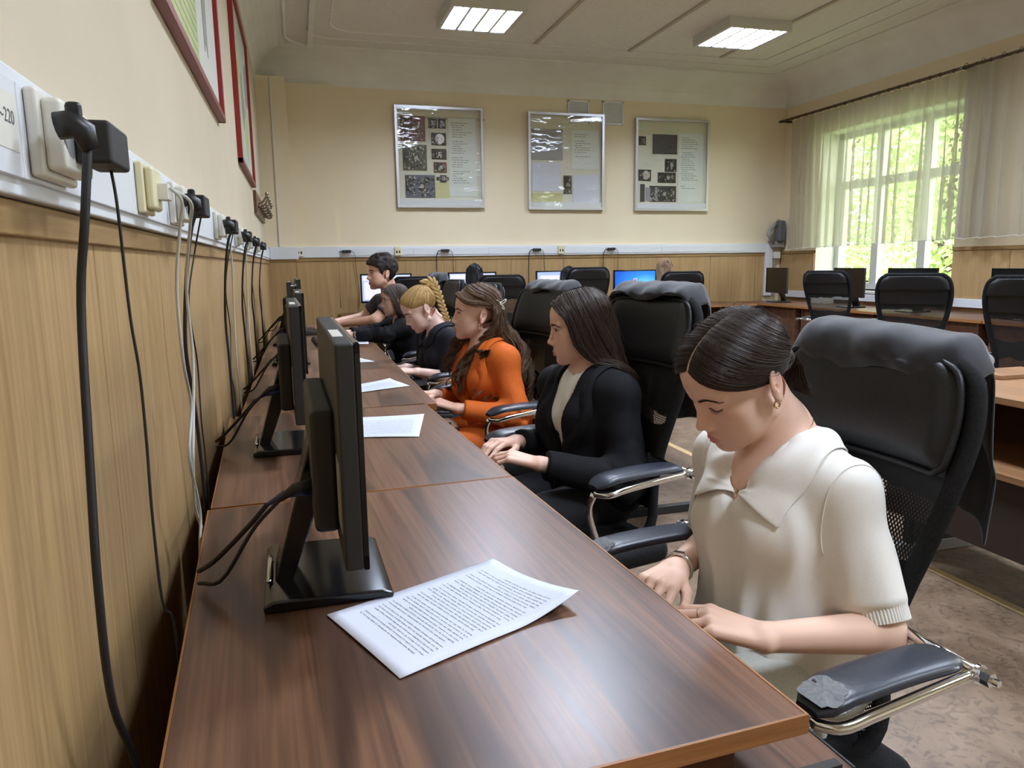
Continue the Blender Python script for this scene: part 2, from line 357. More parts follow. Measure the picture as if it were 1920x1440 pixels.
def curtain(name, y0, y1, zb0, zb1, x, label, npl, seed, amp=.045):
    r = np.random.default_rng(seed); t = thing('curtain', label, 'curtain', (x, (y0+y1)/2, 2.83), 'sheer curtains')
    n = npl*10; ph = np.cumsum(r.uniform(.6, 1.4, n)); ph = ph/ph[-1]*npl*2*PI; am = np.interp(np.arange(n), np.arange(0, n, 8), r.uniform(.5, 1.2, len(np.arange(0, n, 8))))
    def fn(u, v):
        i = min(int(u*(n-1)+.5), n-1); zt = 2.815; zb = zb0+(zb1-zb0)*u+.006*math.sin(ph[i]); z = zt+(zb-zt)*v
        a = amp*am[i]*(.45+.55*min(1, v*1.6)); y = y0+(y1-y0)*u + .012*math.sin(ph[i]*.37+v*2)
        return (x+a*math.sin(ph[i]+.5*math.sin(v*2.2+i*.05)), y+.5*a*math.cos(ph[i]), z)
    MB().grid(fn, n, 18).build('drape', M['sheer'], t, smooth=True)
    MB().tube([Vector(fn(i/(n-1), 1)) for i in range(n)], .0035, 5).build('hem', M['hem'], t, smooth=True)
    rg = MB()
    for k in range(0, n, 10):
        p = fn(k/(n-1), 0); rg.tube([(p[0]+.018*math.cos(q)*0+x-x, p[1]+.0*q, p[2]) for q in (0,1)] if False else [(x+.017*math.cos(q), p[1], 2.84+.017*math.sin(q)) for q in np.linspace(0, 2*PI, 9)[:-1]], .0025, 5, close=True)
    rg.build('ring', M['steel'], t)['kind'] = 'stuff'
curtain('a', 7.72, 5.02, 1.355, 1.40, 5.62, 'sheer white gathered curtain in front of the far window', 22, 3)
curtain('b', 5.32, 2.6, 1.39, 1.42, 5.575, 'sheer white curtain at the right edge of the picture', 16, 5)
# ---- luminaires
M['tube'] = mat('fluorescent_tube', (1,1,1), .5, emit=(.93,.96,1.0), estr=3.5); M['tube'].cycles.emission_sampling = 'NONE'
M['lampbox'] = mat('luminaire_enamel', srgb(206,206,200), .45)
M['louvre'] = mat('mirror_louvre', (.85,.87,.95), .22, .9)
def luminaire(label):
    t = thing('ceiling_light', label, 'ceiling light', (0,0,0), 'square louvred ceiling lights'); z = -.088
    hb = MB().box(-.31,.31,-.31,.31,-.006,0); w_ = .022
    for a in ((-.31,-.31+w_,-.31,.31), (.31-w_,.31,-.31,.31), (-.31+w_,.31-w_,-.31,-.31+w_), (-.31+w_,.31-w_,.31-w_,.31)): hb.box(*a, z, -.006)
    hb.build('housing', M['lampbox'], t)
    for k in range(4):
        x = -.2145+.143*k
        MB().cyl((x, -.27, -.030), (x, .27, -.030), .014, 10).build('tube', M['tube'], t, smooth=True)
    lv = MB()
    for k in range(5):
        x = -.286+.143*k; lv.prism([(x-.012, z+.002), (x+.012, z+.002), (x+.002, z+.034), (x-.002, z+.034)], -.287, .287, 'y')
    for k in range(9):
        y = -.28+.07*k; lv.prism([(y-.004, z+.004), (y+.004, z+.004), (y+.001, z+.026), (y-.001, z+.026)], -.287, .287, 'x')
    lv.build('louvre', M['louvre'], t)
    ld = bpy.data.lights.new('lamp_light', 'AREA'); ld.shape = 'SQUARE'; ld.size = .55; ld.energy = LAMP_POWER; ld.color = (.86,.97,1.15)
    lo = bpy.data.objects.new('lamp_light', ld); COL.objects.link(lo); lo.parent = t; lo.location = (0,0,-.052)
    return t
lum = luminaire('square louvred ceiling light nearer the left wall, in the far row'); lum.location = (1.57, 6.3, ZC)
dup(lum, (3.98, 6.26, ZC), None, 'square louvred ceiling light nearer the window, in the far row')
for k, y in enumerate((4.1, 1.9, -.3)):
    wds = ['second row from the far wall', 'third row from the far wall', 'row behind the camera'][k]
    dup(lum, (1.57, y, ZC), None, 'square louvred ceiling light on the left side, '+wds); dup(lum, (3.98, y, ZC), None, 'square louvred ceiling light on the window side, '+wds)
# ================================================================ DESKS, MONITORS, CHAIRS
def make_desk(label, L, D, tray=True, material='desk'):
    """local frame: near-left floor corner at the origin, length L along +y, depth D along +x"""
    t = thing('computer_desk', label, 'desk', (0,0,0)); tp = MB().box(.003, D-.003, .003, L-.003, .729, .75).build('tabletop', M[material], t, bevel=.001)
    for y in (0, L-.003): MB().box(0, D, y, y+.003, .728, .7502).build('edge_band', M['band'], tp)
    for x in (0, D-.003): MB().box(x, x+.003, .003, L-.003, .728, .7502).build('edge_band', M['bandy'], tp)
    for y in (.045, L-.061): MB().box(.03, D-.06, y, y+.016, 0, .729).build('side_panel', M['desk_plain'], t, bevel=.001)
    MB().box(.05, .066, .061, L-.061, .3, .729).build('modesty_panel', M['desk_plain'], t)
    if tray:
        k = MB().box(D-.36, D+.078, .012, L-.06, .642, .658).build('keyboard_tray', M['desk'], t, bevel=.001)
        MB().box(D+.078, D+.081, .012, L-.06, .640, .659).build('tray_edge', M['black'], k)
        r = MB(); r.box(D-.34, D+.05, .0, .012, .655, .678); r.box(D-.34, D+.05, L-.06, L-.048, .655, .678); r.build('runner', M['steel'], k)
    return t
R3 = math.radians
d1 = make_desk('nearest brown computer desk, at the bottom of the picture', .978, .655); d1.location = (-.150, .584, 0); d1.rotation_euler.z = R3(3.0)
d2 = make_desk('second brown computer desk from the camera along the left wall', .981, .648); d2.location = (-.1965, 1.572, 0); d2.rotation_euler.z = R3(2.3)
d3 = make_desk('third brown computer desk along the left wall, its oak corner sticking out', .978, .655); d3.location = (-.205, 2.556, 0)
for y, lb in ((3.536, 'fourth brown computer desk along the left wall, beside the blonde braid'), (4.516, 'fifth brown computer desk along the left wall, by the glasses wearer'), (5.496, 'sixth brown computer desk along the left wall, by the man')):
    dup(d3, (-.205, y, 0), 0, lb)
fd = make_desk('brown desk under the leftmost lit monitor at the far wall', .90, .66, tray=False, material='desk_plain')
fd.rotation_euler.z = -PI/2
fx = [.40, 1.31, 2.22, 3.13, 4.04]; fd.location = (fx[0], 7.93, 0)
for k, lb in enumerate(['brown desk under the second lit monitor at the far wall', 'brown desk under the third lit monitor at the far wall', 'brown desk under the bright blue monitor at the far wall', 'brown desk in the far right corner']):
    dup(fd, (fx[k+1], 7.93, 0), -PI/2, lb)
rd = make_desk('brown desk at the window wall, under the farthest dark monitor', 1.10, .68, tray=False, material='desk_plain'); rd.location = (5.02, 6.70, 0)
for y, lb in ((5.59, 'brown desk at the window wall, second from the far corner'), (4.48, 'brown desk at the window wall, third from the far corner'), (3.37, 'brown desk at the window wall, at the right edge of the picture')): dup(rd, (5.02, y, 0), 0, lb)
# two-tier school desk at the right edge
sd = thing('school_desk', 'light brown two tier desk at the right edge behind the first chair', 'desk', (2.6, 1.85, 0))
MB().box(2.33, 2.93, 1.05, 2.46, .725, .75).build('tabletop', M['tan'], sd, bevel=.002)
MB().box(2.28, 2.90, 1.05, 2.46, .475, .50).build('shelf', M['tan'], sd, bevel=.002)
MB().box(2.80, 2.816, 1.07, 2.44, .25, .725).build('back_panel', mat('red_brown_panel', srgb(96,62,46), .5), sd)
MB().box(2.31, 2.33, 1.07, 2.44, .20, .47).build('front_panel', mat('dark_brown_panel', srgb(52,38,32), .6), sd)
for y in (1.09, 2.40):
    MB().box(2.40, 2.86, y, y+.03, .05, .725).build('leg', M['blackm'], sd, bevel=.002)
    MB().box(2.30, 2.98, y-.005, y+.035, 0, .05).build('foot', M['steelgrey'], sd, bevel=.004)
tag(origin(MB().box(2.66, 2.96, 2.26, 2.43, .751, .768).build('board', M['tan'], bevel=.002), (2.8, 2.35, .751)), 'thin wooden board lying on the light brown two tier desk', 'board')
pch = MB().sphere((2.72, 2.41, .805), .05, 16, 10, (1.1, .8, .75)).build('pouch', noisy('grey_cloth', srgb(120,120,122), srgb(140,140,142), (60,60,60), .9), smooth=True)
tag(origin(pch, (2.72, 2.41, .77)), 'small rounded grey pouch lying at the far end of the two tier desk', 'pouch')
# pine table and plywood chair in the middle of the room
pt = thing('school_table', 'pale wooden table on black metal legs in mid room', 'table', (1.85, 3.5, 0))
MB().box(1.50, 2.15, 3.12, 4.2, .73, .75).build('tabletop', mat('pale_laminate', srgb(214,176,126), .4), pt, bevel=.003)
for y in (3.2, 4.1):
    for x in (1.6, 2.05): MB().box(x-.015, x+.015, y-.015, y+.015, .04, .73).build('leg', M['blackm'], pt)
    MB().box(1.5, 2.15, y-.02, y+.02, 0, .04).build('foot', M['blackm'], pt, bevel=.003)
pc = thing('plywood_chair', 'yellow plywood school chair behind the pale table', 'chair', (1.95, 4.45, 0))
MB().grid(lambda u, v: (1.73+.44*u, 4.22+.05*math.cos((u-.5)*3), .62+.30*v - .05*(abs(u-.5)*2)**3*v), 12, 5).build('backrest', M['pine'], pc, solid=.01, smooth=True)
MB().box(1.74, 2.16, 4.28, 4.68, .43, .445).build('seat', M['pine'], pc, bevel=.004)
for x in (1.76, 2.14):
    MB().tube([(x,4.285,.62), (x,4.30,.40), (x,4.26,.02)], .011, 8).build('leg', M['blackm'], pc, smooth=True)
    MB().tube([(x,4.66,.43), (x,4.70,.02)], .011, 8).build('leg', M['blackm'], pc, smooth=True)
# ---------------------------------------------------------------- monitors
M['page'] = mat('screen_white_page', (.02,.02,.02), .3, emit=srgb(226,224,244), estr=.72)
M['uiblue'] = mat('screen_pale_blue', (.02,.02,.02), .3, emit=srgb(168,190,238), estr=.70)
M['uipan'] = mat('screen_blue_panel', (.02,.02,.02), .3, emit=srgb(120,158,232), estr=.70)
M['uitext'] = mat('screen_grey_text', (.02,.02,.02), .3, emit=srgb(170,172,200), estr=.66)
M['icon'] = mat('screen_red_icon', (.02,.02,.02), .3, emit=srgb(214,70,80), estr=.75)
M['icon2'] = mat('screen_light_text', (.02,.02,.02), .3, emit=srgb(206,226,250), estr=.75)
def wallpaper():
    m = mat('screen_blue_wallpaper', (.01,.01,.02), .3); mp = coords(m, (1,1,1), 'Generated')
    g = N(m, 'ShaderNodeTexGradient', gradient_type='SPHERICAL'); mp2 = N(m, 'ShaderNodeMapping'); tc = N(m, 'ShaderNodeTexCoord')
    mp2.inputs['Location'].default_value = (-.0, -.95, -.55); mp2.inputs['Scale'].default_value = (0.01, 1.25, 1.25)
    LK(m, tc, 'Generated', mp2, 'Vector'); LK(m, mp2, 'Vector', g, 'Vector')
    r = ramp(m, [(0, srgb(28,96,214)), (.45, srgb(36,140,232)), (.8, srgb(96,196,244)), (1, srgb(170,226,248))]); LK(m, g, 'Fac', r, 'Fac')
    LK(m, r, 'Color', BS(m), 'Emission Color'); BS(m).inputs['Emission Strength'].default_value = .72; return m
M['wallpaper'] = wallpaper()
def make_monitor(label, W=.51, H=.288, lit=None, sticker=True, zlift=.105, cables=True):
    """faces +x; origin on the desk under the middle of the base"""
    t = thing('monitor', label, 'monitor', (0,0,0)); z0 = zlift; z1 = z0+H
    hs = MB().box(.016, .040, -W/2, W/2, z0, z1).build('housing', M['blackm'], t, bevel=.004)
    MB().box(-.016, .018, -.16, .16, z0+.02, z0+H*.66).build('back_bulge', M['blackm'], hs, bevel=.008)
    bz = MB(); b = .014
    for y0, y1, a, c in ((-W/2,W/2,z0,z0+.02),(-W/2,W/2,z1-b,z1),(-W/2,-W/2+b,z0,z1),(W/2-b,W/2,z0,z1)): bz.box(.039, .046, y0, y1, a, c)
    bz.build('bezel', M['gloss'], t, bevel=.0015)
    if lit is None: sc = MB().box(.039, .0425, -W/2+b, W/2-b, z0+.02, z1-b).build('screen', mat('dark_screen', srgb(14,14,17), .25), t)
    else:
        sc = MB().box(.039, .0425, -W/2+b, W/2-b, z0+.02, z1-b).build('screen', M['wallpaper'] if lit == 'wall' else M['uiblue'], t); w2 = W/2-b; X = .043
        q = lambda n, m, ya, yb, za, zb, d=0: MB().box(X, X+.0004+d, ya, yb, za, zb).build(n, M[m], sc)
        if lit == 'doc':
            q('window_pane', 'page', -w2+.01, w2-.01, z1-b-.055, z1-b-.008); q('side_panel', 'uipan', w2-.15, w2-.03, z0+.045, z1-b-.07); q('page', 'page', -w2+.02, w2-.16, z0+.035, z1-b-.065)
        if lit == 'page':
            q('side_panel', 'uipan', w2-.035, w2-.005, z0+.03, z1-b-.05); q('page', 'page', -w2+.03, w2-.04, z0+.03, z1-b-.035)
            tx = MB()
            for k in range(9): tx.box(X+.0005, X+.0008, .01, .13-.02*(k % 3), z0+.06+.02*k, z0+.063+.02*k)
            tx.box(X+.0005, X+.0008, -.002, .0, z0+.04, z1-b-.05); tx.build('text_lines', M['uitext'], sc)
        if lit == 'wall':
            ic = MB().box(X, X+.0006, -.018, .018, z0+.155, z0+.195).build('icon', M['icon2'], sc); MB().box(X+.0006, X+.0010, -.013, .013, z0+.160, z0+.188).build('icon_mark', M['icon'], t)
            MB().box(X, X+.0005, -.024, .024, z0+.140, z0+.146).build('caption', M['icon2'], sc)
    nk = MB().prism([(-.078,.012), (-.052,.012), (.018,z0+.09), (.018,z0+.16), (-.006,z0+.155)], -.045, .045, 'y').build('neck', M['gloss'], t, bevel=.003)
    bs = MB(); bs.prism([(-.092,.0), (.092,.0), (.092,.008), (.075,.014), (-.078,.018), (-.092,.012)], -.118, .118, 'y'); bs.build('base', M['gloss'], t, bevel=.004)
    MB().tube([(-.085+.0*i, -.05+.1*i/8, .021) for i in range(9)], .004, 6).build('base_trim', M['chrome'], t, smooth=True)
    if sticker:
        MB().box(.020, .034, -.16, -.05, z1-.0003, z1+.0005).build('sticker', M['pvc_w'], hs); MB().box(.0148, .0162, -.238, -.180, z0+.045, z0+.135).build('label', M['steelgrey'], hs)
    if cables:
        v = MB().tube([(-.010,-.06,z0+.055), (-.055,-.055,z0+.05), (-.08,-.05,z0+.035)], [.012,.010,.005], 8, flat=.6).build('video_plug', M['bluecable'], t, smooth=True)
        MB().tube(spline([(-.08,-.05,z0+.035), (-.11,-.04,z0-.0), (-.16,-.01,.05), (-.19,.03,.02)], 14), .0042, 6).build('cable', M['rubber'], v, smooth=True)
        p = MB().tube([(-.012,-.10,z0+.075), (-.04,-.10,z0+.07), (-.06,-.095,z0+.055)], [.009,.008,.004], 8).build('power_plug', M['rubber'], t, smooth=True)
        MB().tube(spline([(-.06,-.095,z0+.055), (-.1,-.08,z0+.01), (-.15,-.04,.03), (-.188,.0,.012)], 14), .0032, 6).build('cable', M['rubber'], p, smooth=True)
    return t
mon = make_monitor('nearest black monitor, seen from behind on the nearest desk'); mon.location = (.018, 1.160, .7502); mon.rotation_euler.z = R3(.9)
for (x, y, a, lb) in ((-.045, 2.085, 1.5, 'second black monitor from the camera, edge-on on the second desk'), (-.03, 2.98, 1, 'third black monitor from the camera, edge-on on the third desk'), (-.05, 3.95, 0, 'fourth black monitor from the camera along the left wall'), (-.07, 4.93, -2, 'fifth black monitor from the camera along the left wall'), (-.03, 5.85, 2, 'sixth black monitor, farthest along the left wall')):
    dup(mon, (x, y, .7502), R3(a), lb)
fm = make_monitor('leftmost lit monitor at the far wall, behind the man', lit='doc', cables=False, sticker=False, zlift=.115); fm.location = (.86, 7.60, .7502); fm.rotation_euler.z = -PI/2
dup(fm, (1.745, 7.60, .7502), -PI/2, 'second lit monitor at the far wall, before the black-haired head')
fm2 = make_monitor('third lit monitor at the far wall, showing a white page', lit='page', cables=False, sticker=False, zlift=.115); fm2.location = (2.69, 7.60, .7502); fm2.rotation_euler.z = -PI/2
fm3 = make_monitor('bright blue monitor with a small red icon at the far wall', lit='wall', cables=False, sticker=False, zlift=.108); fm3.location = (3.58, 7.60, .7502); fm3.rotation_euler.z = -PI/2
rm = make_monitor('dark monitor in the far right corner of the window wall', cables=False, sticker=False, zlift=.105); rm.location = (5.33, 7.43, .7502); rm.rotation_euler.z = PI-R3(10)
for x, y, a, lb in ((5.33, 6.26, 172, 'dark tilted monitor in front of the far window, behind the first chair'), (5.33, 5.47, 185, 'dark monitor in front of the far window, behind the middle chair'), (5.33, 4.40, 182, 'dark monitor at the window wall, right edge of the picture')): dup(rm, (x, y, .7502), R3(a), lb)
# ---------------------------------------------------------------- office chairs
def netting():
    m = mat('black_mesh_netting', srgb(20,20,22), .7); uv = N(m, 'ShaderNodeUVMap'); sp = N(m, 'ShaderNodeSeparateXYZ'); LK(m, uv, 'UV', sp, 0)
    def cell(o, sc):
        a = N(m, 'ShaderNodeMath', operation='MULTIPLY'); a.inputs[1].default_value = sc; LK(m, sp, o, a, 0)
        s = N(m, 'ShaderNodeMath', operation='SINE'); LK(m, a, 0, s, 0); return s
    a, b = cell('X', 2*PI/.0075), cell('Y', 2*PI/.0085); ad = N(m, 'ShaderNodeMath', operation='MULTIPLY'); LK(m, a, 0, ad, 0); LK(m, b, 0, ad, 1)
    gt = N(m, 'ShaderNodeMath', operation='LESS_THAN'); gt.inputs[1].default_value = .30; LK(m, ad, 0, gt, 0)
    c = cell('Y', 2*PI/.165); n = N(m, 'ShaderNodeTexNoise', Scale=9.0, Detail=1.0); LK(m, uv, 'UV', n, 'Vector'); s2 = N(m, 'ShaderNodeMath', operation='MULTIPLY_ADD'); s2.inputs[1].default_value = 2.2; LK(m, n, 'Fac', s2, 0); LK(m, c, 0, s2, 2)
    g2 = N(m, 'ShaderNodeMath', operation='GREATER_THAN'); g2.inputs[1].default_value = 1.15; LK(m, s2, 0, g2, 0)     # denser woven bands
    mx = N(m, 'ShaderNodeMath', operation='MAXIMUM'); LK(m, gt, 0, mx, 0); LK(m, g2, 0, mx, 1); LK(m, mx, 0, BS(m), 'Alpha'); return m
M['net'] = netting(); M['fabric'] = noisy('black_woven_fabric', srgb(20,20,22), srgb(32,32,34), (220,220,220), .85, .3, .001, spec=.25)
BACK = [(-.10,.452,.16), (-.175,.46,.17), (-.215,.50,.17), (-.232,.56,.155), (-.243,.62,.15), (-.256,.70,.162), (-.274,.80,.188), (-.296,.89,.205), (-.316,.95,.210), (-.332,1.0,.206), (-.346,1.045,.19), (-.354,1.07,.155)]
def back_at(v):
    P = np.array(BACK); s = np.concatenate([[0], np.cumsum(np.hypot(np.diff(P[:,0]), np.diff(P[:,1])))]); s /= s[-1]
    return np.interp(v, s, P[:,0]), np.interp(v, s, P[:,1]), np.interp(v, s, P[:,2])
bsp = spline(BACK, 40); BS_ = np.array(bsp)
def back_pt(u, v, off=0):
    """u -1..1 across, v 0..1 along the profile, off along the forward normal"""
    i = v*(len(BS_)-1); k = min(int(i), len(BS_)-2); p = BS_[k]+(BS_[k+1]-BS_[k])*(i-k); d = BS_[k+1]-BS_[k]; nx, nz = d[1], -d[0]; l = math.hypot(nx, nz)
    cup = .035*u*u
    return (p[0]+cup+off*nx/l, u*p[2], p[1]+off*nz/l)
def make_chair(label, worn=True):
    t = thing('office_chair', label, 'chair', (0,0,0))
    mb = MB().grid(lambda u, v: back_pt(u*2-1, v), 15, 40); o = mb.build('backrest', M['net'], t, smooth=True)
    uvl = o.data.uv_layers.new(name='UVMap'); UV = []
    for i in range(15):
        for j in range(40): p = back_pt(i/7-1, j/39); UV.append((p[1], j/39*.82))
    for lp in o.data.loops: uvl.data[lp.index].uv = UV[lp.vertex_index]
    ring = [back_pt(-1, v) for v in np.linspace(.0, 1, 30)] + [back_pt(u, 1) for u in np.linspace(-.8, .8, 7)] + [back_pt(1, v) for v in np.linspace(1, 0, 30)]
    MB().tube(ring, .016, 8, flat=.7).build('back_frame', M['fabric'], t, smooth=True)
    def pad(u, v):
        a = 2*u-1; b = v; r = (1-abs(a)**6)*(1-abs(2*b-1)**6); return back_pt(a*.93, .645+.340*b, .012+.030*max(r, 0)**.4)
    pm = MB().grid(pad, 19, 17); pm.grid(lambda u, v: back_pt((2*u-1)*.93, .645+.340*v, -.012), 19, 17); h = pm.build('headrest', M['leather'], t, smooth=True)
    pr = [back_pt(-.93, v, .022) for v in np.linspace(.665, .95, 14)] + [back_pt(u, .985, .022) for u in np.linspace(-.84, .84, 9)] + [back_pt(.93, v, .022) for v in np.linspace(.95, .665, 14)] + [back_pt(u, .645, .022) for u in np.linspace(.84, -.84, 9)]
    MB().tube(pr, .0055, 6, close=True).build('piping', M['leather'], h, smooth=True)
    bd = MB().grid(lambda u, v: back_pt((2*u-1)*.97, .79+.215*v, -.020), 11, 9); bd.build('rear_cover', M['leather'], h, solid=.006, smooth=True)
    MB().box(-.20, .25, -.235, .235, .405, .468).build('seat', M['fabric'], t, bevel=.03, seg=4)
    for s in (-1, 1):
        y = s*.285; tb = MB().tube(spline([(.095,y+.0*s,.648), (.07,y+.026*s,.648), (.02,y+.033*s,.656), (-.08,y+.036*s,.664), (-.172,y+.036*s,.668)], 18), .0085, 10)
        tb.tube([(-.172, y+.045*s, .668), (-.190, s*.165, .668)], .0085, 10); tb.tube(spline([(.095,y,.650), (.10,y-.015*s,.60), (.05,y-.04*s,.50), (-.02,s*.20,.42), (-.05,s*.12,.41)], 16), .0085, 10)
        am = tb.build('armrest', M['chrome'], t, smooth=True)
        def padz(x): a = (x+.037)/.135; return .674+.006*(1-a*a)-.045*max(0, a-.62)**1.5
        def padf(u, v):
            a = u*2-1; e = 1-abs(a)**10*.5; w_ = .036*e; th = 2*PI*v; cx_ = -.037+.135*a; c_, s_ = math.cos(th), math.sin(th); yy = y-.004*s+w_*math.copysign(abs(c_)**.55, c_); zz = padz(cx_)+(.0115 if s_ > 0 else .008)*e*math.copysign(abs(s_)**.7, s_); return (cx_, yy, zz)
        pdm = MB().grid(lambda u, v: padf(u, v), 19, 25); pdm.add([padf(0, k/24) for k in range(24)], [tuple(range(24))]); pdm.add([padf(1, k/24) for k in range(24)], [tuple(range(24))])
        pad_o = pdm.build('arm_pad', M['armpad'], am, smooth=True)
        if worn:
            rr = np.random.default_rng(5); P = []
            for k in range(36): th = 2*PI*k/36; r_ = 1+.06*math.sin(3*th+1)+.05*math.sin(5*th+.5)+.04*math.sin(11*th)+.03*rr.normal(); P.append((min(.074+.030*math.cos(th)*r_, .0945), y-.004*s+.030*math.sin(th)*min(r_, 1.05)))
            wp = MB(); zt = lambda x, d: padz(x)+.0121-.0045*max(0, abs(d)-.020)/.012
            wp.add([(a_, b_, zt(a_, b_-y+.004*s)) for a_, b_ in P]+[(.070, y-.004*s, zt(.070, 0))], [(i, (i+1) % 36, 36) for i in range(36)]); wp.build('worn_patch', M['worn'], pad_o, solid=.001)['label'] = 'torn grey patch'
        bl = MB().cyl((-.172, y+.042*s, .668), (-.172, y+.058*s, .668), .0105, 6); bl.cyl((-.172, y+.037*s, .668), (-.172, y+.042*s, .668), .0145, 24); bl.cyl((-.172, y+.058*s, .668), (-.172, y+.068*s, .668), .005, 12); bl.build('bolt', M['chrome'], am)
    MB().cyl((0,0,.12), (0,0,.40), .028, 16).build('gas_column', M['black'], t, smooth=True)
    MB().box(-.12, .12, -.09, .09, .38, .406).build('tilt_plate', M['black'], t, bevel=.004)
    for k in range(5):
        a = 2*PI*k/5+.3; c, s = math.cos(a), math.sin(a)
        MB().tube([(0,0,.115), (c*.15,s*.15,.10), (c*.30,s*.30,.075)], [.030,.022,.015], 8).build('base_leg', M['black'], t, smooth=True)
        w_ = MB(); w_.cyl((c*.30-s*.022, s*.30+c*.022, .028), (c*.30+s*.022, s*.30-c*.022, .028), .028, 14); w_.cyl((c*.30,s*.30,.028), (c*.30,s*.30,.075), .008, 8); w_.build('caster', M['black'], t)
    return t
c1 = make_chair('black high-back chair of the girl in the white blouse'); c1.location = (.655, 1.03, 0); c1.rotation_euler.z = R3(188)
for x, y, a, lb in ((.69, 1.91, 193, 'black high-back chair of the girl in the black blazer'), (.67, 2.84, 192, 'black high-back chair of the woman in orange'),
                    (.64, 3.74, 186, 'black high-back chair of the blonde with the braid'), (.66, 4.70, 184, 'black high-back chair of the person with glasses'), (.68, 5.62, 182, 'black high-back chair of the man'),
                    (.98, 6.80, 92, 'far chair back leftmost in the row at the far wall'), (1.80, 6.80, 84, 'far chair back in front of the second lit monitor'), (2.60, 6.80, 90, 'far chair back between the third lit and the blue monitor'), (3.62, 6.80, 82, 'far chair back right of the blue monitor'),
                    (4.63, 5.52, 20, 'black chair at the window wall, farthest of three'), (4.02, 4.10, 42, 'black chair at the window wall, middle of three'), (3.93, 3.14, 30, 'black chair at the window wall, nearest of three at the right edge')):
    dup(c1, (x, y, 0), R3(a), lb).scale.z = 1.10 if 'between the third' in lb else 1.05
def drape(name, label, ch, w_, back, front, mt, seed, side=0, th=.006, lift=.0, y0=0):
    """coat thrown over a chair back; built in the chair's own frame and placed like it"""
    r = np.random.default_rng(seed); ph = r.uniform(0, 6.28, 8); zt = 1.07+lift; xb = -.352
    sec = spline([(xb+.050, zt-front), (xb+.054, zt-front*.45), (xb+.040, zt+.012), (xb+.004, zt+.026), (xb-.040, zt+.012), (xb-.056, zt-.12), (xb-.066, zt-back*.6), (xb-.058, zt-back)], 30)
    def fn(u, v):
        a = 2*u-1; p = sec[min(int(v*29+.5), 29)]; e = max(0, abs(a)-.72)/.28
        n = .0035*math.sin(6*a+ph[0]+4*v)+.0030*math.sin(11*a+ph[1]-9*v)+.0022*math.sin(19*a+ph[2]+14*v)+.0022*abs(math.sin(9*a+ph[4]+11*v))
        hang = -.055*e**2 - .02*a*side
        return (p[0]+n*(1.2 if v > .5 else .7)+.02*e*(1 if v < .5 else -1)*-.5, y0+a*(w_-.02*v*e), p[1]+hang+(.010*math.sin(5*a+ph[3]) if v in (0, 1) or v < .12 else 0)+n*.4*(0 if v > .6 else 1))
    mb = MB().grid(fn, 41, 30); mb.xf(Matrix.Translation(ch.location) @ Matrix.Rotation(ch.rotation_euler.z, 4, 'Z') @ Matrix.Diagonal((1,1,ch.scale.z,1)))
    o = mb.build(name, mt, solid=th, smooth=True, sub=1); c = Vector(ch.location)+Vector((0,0,.9)); origin(o, c); return tag(o, label, 'coat')
chairs = [o for o in COL.objects if o.name.startswith('office_chair')]
drape('coat', 'dark grey coat draped over the nearest chair back', chairs[0], .192, .27, .048, M['coat'], 4, side=.5, lift=.020)
drape('coat', 'dark coat draped over the chair of the girl in the black blazer', chairs[1], .20, .36, .01, M['coat'], 9, lift=.02, y0=-.02)
drape('jacket', 'dark jacket draped over the chair of the woman in orange', chairs[2], .19, .35, .015, M['coat'], 12, lift=.01)
drape('jacket', 'black jacket hanging over the chair of the man', chairs[5], .20, .45, .10, M['coat'], 15, lift=.02)
# ================================================================ TRUNKING, SOCKETS, CABLES
def trunk(label, loc): return thing('cable_trunking', label, 'cable trunking', loc)
t = trunk('white plastic cable trunking along the left wall above the oak panels', (XL, 2.5, 1.304))
MB().box(XL+.0006, XL+.030, YN+.01, 7.66, 1.302, 1.420).build('body', M['pvc'], t, bevel=.003)
ys = [-2.6, .80, 1.02, 1.27, 1.56, 1.80, 2.46, 3.26, 4.1, 5.0, 6.0, 7.66]
for a, b in zip(ys[:-1], ys[1:]): MB().box(XL+.029, XL+.036, a+.0012, b-.0012, 1.318, 1.404).build('lid', M['pvc'], t, bevel=.0012)
# printed voltage mark on the nearest lid
def text(name, s, size, material, parent, origin_, xdir, ydir, align='CENTER'):
    cu = bpy.data.curves.new(name, 'FONT'); cu.body = s; cu.size = size; cu.align_x = align; cu.align_y = 'CENTER'; cu.materials.append(material)
    o = bpy.data.objects.new(name, cu); COL.objects.link(o); x = Vector(xdir).normalized(); y = Vector(ydir).normalized(); z = x.cross(y)
    off = Vector((0,0,0)); p = parent
    while p is not None: off += p.location; p = p.parent
    o.parent = parent; p = Vector(origin_)-off
    mw = Matrix(((x.x,y.x,z.x,p.x),(x.y,y.y,z.y,p.y),(x.z,y.z,z.z,p.z),(0,0,0,1)))
    o.parent = None; bpy.context.view_layer.update(); me = bpy.data.meshes.new_from_object(o.evaluated_get(bpy.context.evaluated_depsgraph_get())); me.transform(mw); bpy.data.objects.remove(o)
    o = bpy.data.objects.new(name, me); COL.objects.link(o); o.parent = parent; return o
M['graytext'] = mat('grey_print', srgb(96,96,100), .7)
lp = MB().box(XL+.0355, XL+.0366, .742, .792, 1.340, 1.390).build('label', M['pvc_w'], t)
text('voltage_mark', '~220', .017, M['graytext'], t, (XL+.0369, .767, 1.368), (0,1,0), (0,0,1))
tf = trunk('white plastic cable trunking along the far wall above the oak panels', (2.7, YF, 1.312))
MB().box(.42, 5.50, YF-.034, YF, 1.322, 1.432).build('body', M['pvc'], tf, bevel=.003); MB().box(0.002, .43, 7.93-.03, 7.93, 1.322, 1.432).build('body', M['pvc'], tf, bevel=.003)
